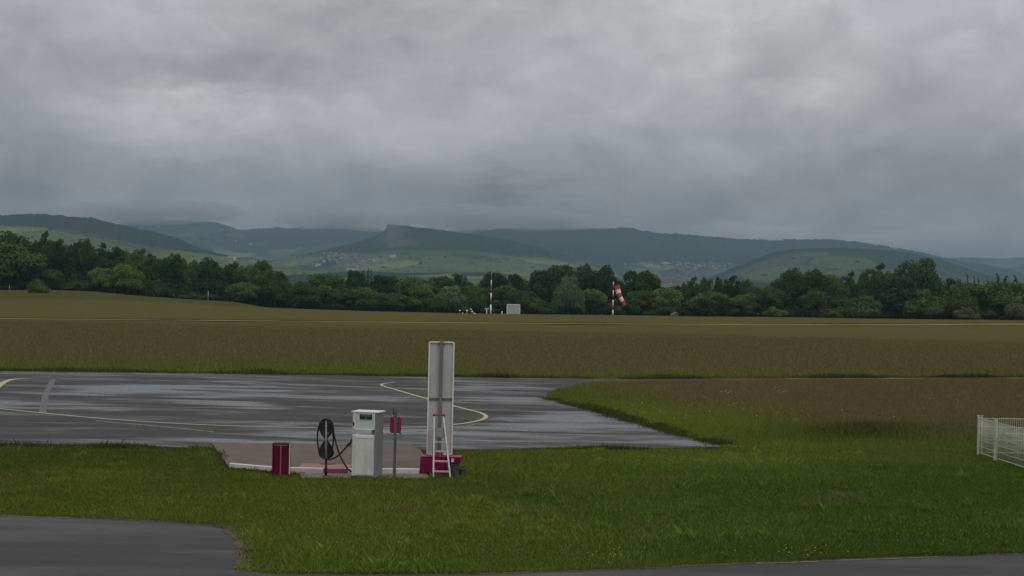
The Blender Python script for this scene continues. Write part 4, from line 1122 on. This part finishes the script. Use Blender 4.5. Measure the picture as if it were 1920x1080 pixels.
# buckets
def bucket(px, py, wpx, hpx, label):
    G = base_pt(px, py); S = G.y / F
    e = empty('bucket', G, random.random()); tag(e, label, 'bucket')
    r_, h = wpx * S / 2, hpx * S; b = MB()
    b.tube([(0, 0, .0), (0, 0, h)], [r_ * .8, r_], 18, cap=False); b.tube([(0, 0, .0), (0, 0, .012)], [r_ * .8, r_ * .8], 18); b.tube([(0, 0, h), (0, 0, .02)], [r_ * .93, r_ * .74], 18, cap=False)
    b.build('body', MATS['bucket'], e)
    MB().tube([(math.cos(t) * r_, math.sin(t) * r_, h) for t in np.linspace(0, 6.283, 19)[:-1]], .010, 6, closed=True).build('rim', MATS['rubber_grey'], e)
    MB().tube([(math.cos(t) * r_, math.sin(t) * r_ * .3 - r_ * .6, h - .03 - .05 * math.sin(t)) for t in np.linspace(0, 3.14, 10)], .004, 5).build('handle', MATS['galvanised'], e)
bucket(854, 895, 14, 23, 'taller grey bucket beside the ladder foot under the red chest')
bucket(867, 894, 15, 14, 'shorter dark bucket in the grass, rightmost of the two')

# stepladder
G = base_pt(828, 895.5, 0); S = G.y / F; YL = G.y
ld = empty('stepladder', G); tag(ld, 'aluminium stepladder with red top cap leaning by the sign', 'stepladder')
def Q(px, py, dy=0.0): return P(px, py, YL + dy) - G
fl0, fl1 = Q(812.5, 896), Q(814.5, 779, .42); fr0, fr1 = Q(844.5, 895.5), Q(831.5, 779, .42)
bl0, bl1 = Q(809.5, 888.5, .85), Q(815, 781, .50); br0, br1 = Q(841, 887.5, .85), Q(831.5, 781, .50)
for q in (fl0, fr0, bl0, br0): q.z = 0.0
def bar(a, b_, w_, d_, name, m_, parent):
    a, b_ = Vector(a), Vector(b_); d = (b_ - a); ln = d.length
    me = MB().box((0, 0, ln / 2), (w_, d_, ln), .003).mesh(name)
    M = Matrix.Translation(a) @ d.to_track_quat('Z', 'X').to_matrix().to_4x4()
    rot = d.to_track_quat('Z', 'X').to_matrix().to_4x4()
    # keep the profile square to the world x axis
    zx = d.normalized(); yy_ = zx.cross(Vector((1, 0, 0))).normalized(); xx_ = yy_.cross(zx).normalized()
    rot = Matrix((xx_, yy_, zx)).transposed().to_4x4(); me.transform(Matrix.Translation(a) @ rot)
    return link(name, me, parent, [m_])
al = MATS['aluminium']
bar(fl0, fl1, .038, .06, 'front_rail', al, ld); bar(fr0, fr1, .038, .06, 'front_rail', al, ld)
bar(bl0, bl1, .022, .035, 'rear_rail', MATS['galvanised'], ld); bar(br0, br1, .022, .035, 'rear_rail', MATS['galvanised'], ld)
for py in (884.5, 865.5, 847, 829.5):
    t = (896 - py) / 117.0
    a, b_ = fl0.lerp(fl1, t), fr0.lerp(fr1, t)
    c = (a + b_) / 2; MB().box((c.x, c.y, c.z), (abs(b_.x - a.x) - .032, .085, .034), .004).build('step', al, ld)
t = (896 - 810) / 117.0; a, b_ = fl0.lerp(fl1, t), fr0.lerp(fr1, t); c = (a + b_) / 2
pl = MB().box((0, 0, 0), (abs(b_.x - a.x) - .034, .02, .24), .004).build('folded_platform', MATS['galvanised'], ld); pl.location = (c.x, c.y + .03, c.z - .02); pl.rotation_euler = (R(-16), 0, 0)
c = (fl1 + fr1) / 2
b = MB(); b.box((c.x, c.y + .04, c.z + .012), (.31, .19, .035), .012); b.box((c.x - .125, c.y + .03, c.z - .012), (.045, .13, .03), .008); b.box((c.x + .125, c.y + .03, c.z - .012), (.045, .13, .03), .008)
b.build('top_cap', MATS['bright_red'], ld)
for sx_, q0, q1 in ((-1, bl0, bl1), (1, br0, br1)):
    c = q0.lerp(q1, .72); MB().box((c.x - .012 * -sx_ * -1, c.y - .03, c.z), (.03, .05, .09), .008).build('hinge', MATS['rubber'], ld)
for z in (.35, .8):
    a, b_ = bl0.lerp(bl1, z / 1.45), br0.lerp(br1, z / 1.45); bar(a, b_ , .02, .02, 'rear_brace', MATS['galvanised'], ld) if False else MB().box(((a.x + b_.x) / 2, a.y, a.z), (abs(b_.x - a.x) - .02, .02, .025)).build('rear_brace', MATS['galvanised'], ld)
# flat dark disc on the pad
G = base_pt(614, 869.5, PADZ + .004)
o = MB().tube([(0, 0, 0), (0, 0, .015)], .19, 20).build('dark_disc', MATS['disc_dark']); o.location = G; tag(o, 'round dark disc lying on the pad behind the hose stand', 'drain cover')

# white mesh fence
FX = ground(1834, 853)
fx, fy = FX.x, FX.y
fence = empty('mesh_fence', (fx, fy, 0)); tag(fence, 'white welded mesh fence with square posts at the right edge', 'fence')
fh = 1.10
ys = [0, -1.62, -4.3, -7.0]; xs_back = [0, 2.45, 4.9, 7.35]
def fpost(x, y, r_=.035, h=fh + .04):
    MB().box((x, y, h / 2), (r_ * 2, r_ * 2, h), .006).build('post', MATS['fence_white'], fence)
    MB().box((x, y, h + .01), (r_ * 2 + .012, r_ * 2 + .012, .02), .004)  .build('post_cap', MATS['fence_white'], fence)
def panel(p0, p1):
    a, b_ = Vector(p0), Vector(p1); d = b_ - a; ln = d.length; u_ = d / ln
    v = MB(); n = int(ln / .055)
    for i in range(1, n):
        p = a + u_ * (ln * i / n); v.tube([(p.x, p.y, .06), (p.x, p.y, fh)], .0042, 4)
    tag(v.build('mesh_wires', MATS['fence_white'], fence), kind='stuff')
    for k, z in enumerate((.08, .26, .45, .64, .83, fh - .02)):
        r_ = .007 if k not in (0, 5) else .011
        w_ = MB(); p = a + u_ * .04; q_ = b_ - u_ * .04; w_.tube([(p.x, p.y, z), (q_.x, q_.y, z)], r_, 6); w_.build('horizontal_rod', MATS['fence_white'], fence)
for i, y in enumerate(ys): fpost(0, y, .042 if i == 1 else .03)
for i in range(3): panel((0, ys[i]), (0, ys[i + 1]))
for x in xs_back[1:]: fpost(x, .02)
fpost(.10, .02, .022)
for i in range(3): panel((xs_back[i], .02), (xs_back[i + 1], .02))

# ------------------------------------------------------------------ grass
def blades(name, x, y, h, wd, rgb, label, lean=.35, z=0.0, seed=0, mat_='blade', head=None):
    g = np.random.default_rng(seed); n = len(x)
    th = g.uniform(0, np.pi, n); ln = g.normal(size=(n, 2)) * lean
    dx, dy_ = np.cos(th) * wd / 2, np.sin(th) * wd / 2
    z0 = np.full(n, z - .01)
    A = np.stack([x - dx, y - dy_, z0], 1); B = np.stack([x + dx, y + dy_, z0], 1)
    mx_, my_ = x + ln[:, 0] * h * .35, y + ln[:, 1] * h * .35
    C = np.stack([mx_ + dx * .75, my_ + dy_ * .75, z0 + h * .6], 1)
    T_ = np.stack([x + ln[:, 0] * h, y + ln[:, 1] * h, z0 + h], 1)
    V = np.stack([A, B, C, T_], 1).reshape(-1, 3); i = np.arange(n) * 4
    Fc = np.concatenate([np.stack([i, i + 1, i + 2], 1), np.stack([i, i + 2, i + 3], 1)])
    me = np_mesh(name, V, Fc, 3); set_col(me, np.repeat(rgb, 4, axis=0))
    return tag(link(name, me, None, [MATS[mat_]]), label, 'grass', kind='stuff')
def scatter(n, y0, y1, margin=1.25, seed=0, power=1.0):
    g = np.random.default_rng(seed)
    y = y0 + (y1 - y0) * g.random(n) ** power
    x = g.uniform(-1, 1, n) * y * (960 / F) * margin
    return x, y
def grass_mask(x, y):
    px, py = project(x, y, np.zeros(len(x)))
    n = nz2(x * 3, y * 3) * .9
    m_ = ~inside(px, py + n, TAXI) & ~inside(px + n * 2, py + n * 1.5, PATH) & ~inside(px + n * 1.5, py + n * .8, PAD)
    foot = (px > 572) & (px < 806) & (py > 888) & (py < 897 + n)
    return m_ & ~foot, px, py
x, y = scatter(620000, 23.0, 46.5, 1.2, 1, .8)
m_, px, py = grass_mask(x, y); m_ &= inside(px, py, [(-3000, 834), (1300, 838), (1372, 836), (1250, 800), (3000, 800), (3000, 3000), (-3000, 3000)])
x, y, px, py = x[m_], y[m_], px[m_], py[m_]
g = np.random.default_rng(2)
patch = np.clip(.5 + .5 * nz1(x * 1.5, y * 1.5) + .3 * nz2(x, y), 0, 1)
tuft = np.clip(make_noise(31, 18, 3, 14)(x, y) * .8 - .25, 0, 1)
h = (.04 + .05 * patch + .09 * tuft) * g.uniform(.5, 1.4, len(x)); tall = g.random(len(x)) < .012; h[tall] *= 1.9
c = tone(x, y) * g.uniform(.55, 1.5, len(x))[:, None]; yl = g.random(len(x)) < .05; c[yl] = np.array([.19, .175, .06]) * g.uniform(.7, 1.2, yl.sum())[:, None]
c *= (.84 + .28 * patch + .30 * tuft)[:, None]; c[:, 0] *= 1 + .12 * nz1(x * .6, y * .6)
blades('lawn_grass', x, y, h, .013, c, 'short green lawn grass in front of the pump', seed=3)
# fringe at the lawn's edges
def fringe(poly, n, hmin, hmax, seed, name, label, off=.12, colr=(.07, .085, .025), closed=False, wd=.014):
    g = np.random.default_rng(seed); W = np.array([tuple(ground(*q)[:2]) for q in poly]); seg = np.linalg.norm(np.diff(W, axis=0), axis=1); cum = np.concatenate([[0], np.cumsum(seg)])
    s = g.uniform(0, cum[-1], n); x = np.interp(s, cum, W[:, 0]) + g.normal(size=n) * off; y = np.interp(s, cum, W[:, 1]) + g.normal(size=n) * off
    clump = np.clip(.6 + .6 * nz2(x * .8, y * .8), .2, 1.3)
    h = g.uniform(hmin, hmax, n) * clump; tl = g.random(n) < .02; h[tl] *= 1.7
    c = np.array(colr) * g.uniform(.6, 1.45, n)[:, None]
    return blades(name, x, y, h, wd, c, label, seed=seed, lean=.3)
fringe([(-300, 832), (0, 838), (400, 841)], 9000, .08, .22, 21, 'edge_grass', 'taller grass at the taxiway edge left of the pad')
fringe([(858, 845.5), (1000, 844), (1150, 843.5), (1340, 842)], 8000, .05, .16, 22, 'edge_grass', 'taller grass at the taxiway edge right of the sign')
fringe([(1026, 746), (1050, 753), (1100, 765), (1160, 781), (1230, 802), (1300, 822), (1360, 834)], 15000, .10, .26, 23, 'edge_grass', 'tall grass along the slanting taxiway edge', off=.2, colr=(.06, .08, .02))
fringe([(-700, 683.5), (0, 695), (400, 699.5), (800, 706), (1180, 710.6), (1400, 709), (1920, 707), (2500, 705.5)], 60000, .10, .26, 24, 'edge_grass', 'grass lining the far edge of the taxiway', off=.35, colr=(.068, .08, .022), wd=.03)
fringe([(-300, 961), (0, 966), (150, 971), (300, 978), (395, 984), (434, 995), (455, 1016), (462, 1040), (455, 1058), (444, 1068)], 5200, .03, .10, 27, 'edge_grass', 'grass creeping over the edge of the near path at bottom left', off=.07, wd=.010)
fringe([(520, 1077), (700, 1078), (900, 1076), (1100, 1070), (1280, 1062), (1450, 1054), (1600, 1048), (1760, 1042), (1920, 1038), (2200, 1029)], 7000, .03, .09, 28, 'edge_grass', 'grass creeping over the edge of the near path at the bottom', off=.05, wd=.010)
fringe([(402, 842), (414, 858), (428, 879), (520, 888), (570, 891)], 3500, .05, .15, 25, 'edge_grass', 'grass lining the left and front of the pad', off=.08)
fringe([(566, 899), (806, 900), (812, 888), (803, 862), (790, 847)], 3500, .04, .10, 26, 'edge_grass', 'grass at the concrete footing of the pump', off=.07)
# right-hand verge and meadow beyond the tip
x, y = scatter(900000, 44.0, 100.0, 1.15, 7, .9)
m_, px, py = grass_mask(x, y); m_ &= (px > 1020) & ((py < 842) | ((px > 1372) & (y > 46.3))) & (py > 709)
x, y, px, py = x[m_][:330000], y[m_][:330000], px[m_][:330000], py[m_][:330000]
g = np.random.default_rng(8); edge = np.interp(px, mead_px, mead_py); k = sstep(20, -20, py - edge + 9 * nz1(x, y))
dk = np.exp(-((px - 1610) / 110) ** 2 - ((py - 815) / 9) ** 2)
h = (.10 + .20 * k + .18 * dk) * (1 - .75 * sstep(726, 714, py)) * g.uniform(.5, 1.3, len(x)); c = tone(x, y) * g.uniform(.7, 1.35, len(x))[:, None]
sd = g.random(len(x)) < .07 * k; c[sd] = np.array([.22, .14, .08]); st = g.random(len(x)) < .03; c[st] = np.array([.17, .15, .07])
blades('verge_grass', x, y, h, .022, c, 'tall green and brown grass right of the taxiway tip', seed=9, lean=.25)
# meadow beyond the taxiway
x, y = scatter(300000, 80.0, 205.0, 1.15, 13, 1.7)
px, py = project(x, y, np.zeros(len(x))); yb = np.interp(px, [-700, 0, 960, 1920, 2500], [684, 695.5, 708.5, 708, 706]); m_ = py < yb - .3
x, y = x[m_], y[m_]; g = np.random.default_rng(14)
c = tone(x, y) * g.uniform(.75, 1.3, len(x))[:, None]; st = g.random(len(x)) < .012; c[st] = np.array([.26, .24, .12])
blades('meadow_grass', x, y, .22 * (1 - .6 * sstep(120, 205, y)) * g.uniform(.5, 1.4, len(x)), .05 * (y / 100), c, 'tall olive brown meadow grass beyond the taxiway', seed=15, lean=.25)
# flowers
def flowers(name, n, pxr, pyr, size, m_, label, hgt, seed, centre=None):
    g = np.random.default_rng(seed)
    if centre is None: px, py = g.uniform(*pxr, n), g.uniform(*pyr, n)
    else: px, py = g.normal(centre[0], centre[2], n), g.normal(centre[1], centre[3], n)
    V = []; Fc = []
    for i in range(n):
        p = ground(px[i], py[i]); s = size * g.uniform(.6, 1.3); z = hgt * g.uniform(.7, 1.2); b0 = len(V)
        V += [(p.x - s, p.y, z), (p.x, p.y - s, z + s * .3), (p.x + s, p.y, z), (p.x, p.y + s, z + s * .3), (p.x, p.y, z + s * .8), (p.x, p.y, z - s * .8)]
        Fc += [(b0, b0 + 1, b0 + 4), (b0 + 1, b0 + 2, b0 + 4), (b0 + 2, b0 + 3, b0 + 4), (b0 + 3, b0, b0 + 4), (b0 + 1, b0, b0 + 5), (b0 + 2, b0 + 1, b0 + 5), (b0 + 3, b0 + 2, b0 + 5), (b0, b0 + 3, b0 + 5)]
    me = bpy.data.meshes.new(name); me.from_pydata(V, [], Fc); me.update()
    return tag(link(name, me, None, [m_]), label, 'flowers', kind='stuff')
flowers('wild_flowers', 24, None, None, .010, MATS['yellow_flower'], 'pale yellow flowers low by the asphalt edge at bottom centre', .09, 1, (1130, 1050, 38, 8))
flowers('wild_flowers', 18, None, None, .010, MATS['white_flower'], 'small white flowers by the asphalt edge right of centre', .08, 2, (1500, 1040, 50, 5))
flowers('wild_flowers', 160, (450, 1900), (905, 1050), .008, MATS['white_flower'], 'tiny pale flowers dotted through the lawn', .09, 3)
flowers('wild_flowers', 10, None, None, .030, MATS['yellow_flower'], 'yellow flower patch in the brown meadow, left one', .30, 4, (1365, 747, 8, .8))
flowers('wild_flowers', 12, None, None, .028, MATS['yellow_flower'], 'yellow flower patch in the brown meadow, right one', .30, 5, (1466, 746, 7, .8))
flowers('wild_flowers', 60, (1200, 1900), (725, 800), .018, MATS['white_flower'], 'pale seed heads dotted through the brown meadow', .30, 6)

# soil rim where the lawn meets the asphalt path
mat('soil', (.085, .052, .028), .95, scale=9, var=.5, bump=.5)
mat('dry_moss', (.20, .165, .085), .95, scale=9, var=.5)
ribbon('soil_edge', [(-300, 962), (0, 966.5), (150, 971.5), (300, 978.5), (395, 984.5), (434, 996), (454, 1016), (461, 1040), (454, 1058), (443, 1068)], .017, [.10, .10, .12, .22, .30, .25, .2], MATS['soil'], jitter=.6, n=10)
ribbon('soil_edge', [(520, 1078), (700, 1079), (900, 1077), (1100, 1071), (1280, 1063), (1450, 1055), (1600, 1049), (1760, 1043), (1920, 1039), (2200, 1030)], .017, .12, MATS['soil'], jitter=.6, n=10)
ribbon('moss_edge', [(0, 968.8), (60, 970.8), (130, 973)], .021, .05, MATS['dry_moss'], jitter=.8, n=10)
ribbon('moss_edge', [(1420, 1059), (1600, 1052), (1760, 1046)], .021, .05, MATS['dry_moss'], jitter=.8, n=10)

# ------------------------------------------------------------------ low cloud on the ridges, and the air itself
def volume_mat(name, colour, density, aniso=0.0):
    m_ = bpy.data.materials.new(name); m_.use_nodes = True
    t = NT(m_.node_tree); t.n.remove(t.n['Principled BSDF'])
    pv = t.new('ShaderNodeVolumePrincipled'); pv.inputs['Color'].default_value = (*colour, 1); pv.inputs['Density'].default_value = density; pv.inputs['Anisotropy'].default_value = aniso
    t.l.new(pv.outputs[0], t.n['Material Output'].inputs['Volume']); return m_
cloud_m = volume_mat('low_cloud', (.97, 1.0, .98), .0030)
def cloud(px, py, wpx, hpx, Y, label):
    b = bmesh.new(); bmesh.ops.create_icosphere(b, subdivisions=4, radius=1.0)
    me = bpy.data.meshes.new('low_cloud')
    k = Y / F; f1 = make_noise(int(px), 10, 1, 5)
    for v in b.verts:
        n = 1 + .16 * float(f1(v.co.x * 2.2 + v.co.y, v.co.z * 2)); v.co = v.co * n
    b.to_mesh(me); b.free(); smooth(me)
    o = link('low_cloud', me, None, [cloud_m]); o.location = P(px, py, Y); o.scale = (wpx * k / 2, 330, hpx * k / 2); o.rotation_euler = (0, R(random.uniform(-1, 1)), 0)
    tag(o, label, 'cloud', kind='stuff')
CLOUDS = [(215, 401, 190, 38, 6650, 'low cloud at the far left of the left-hand ridge'), (305, 400, 230, 44, 6800, 'broadest low cloud over the hamlet on the left-hand ridge'),
          (385, 396, 150, 34, 6600, 'thin low cloud over the right shoulder of the left-hand ridge'), (600, 411, 170, 36, 6650, 'low cloud on the ridge midway between hamlet and crag'),
          (675, 411, 190, 46, 6800, 'low cloud right behind the cliff of the crag'), (860, 409, 230, 50, 7000, 'low cloud above the long back slope of the crag'),
          (965, 412, 250, 44, 6800, 'low cloud on the long ridge right of the crag'), (1070, 414, 200, 32, 6950, 'low cloud on the highest part of the long ridge')]
for c_ in CLOUDS: cloud(*c_)
hb = MB().box((0, 6000, 200), (17400, 16800, 560)); hz = hb.build('haze', volume_mat('haze_air', (.35, .54, .66), .00012))
tag(hz, 'pale blue haze over the fields and hills', 'haze', kind='stuff')
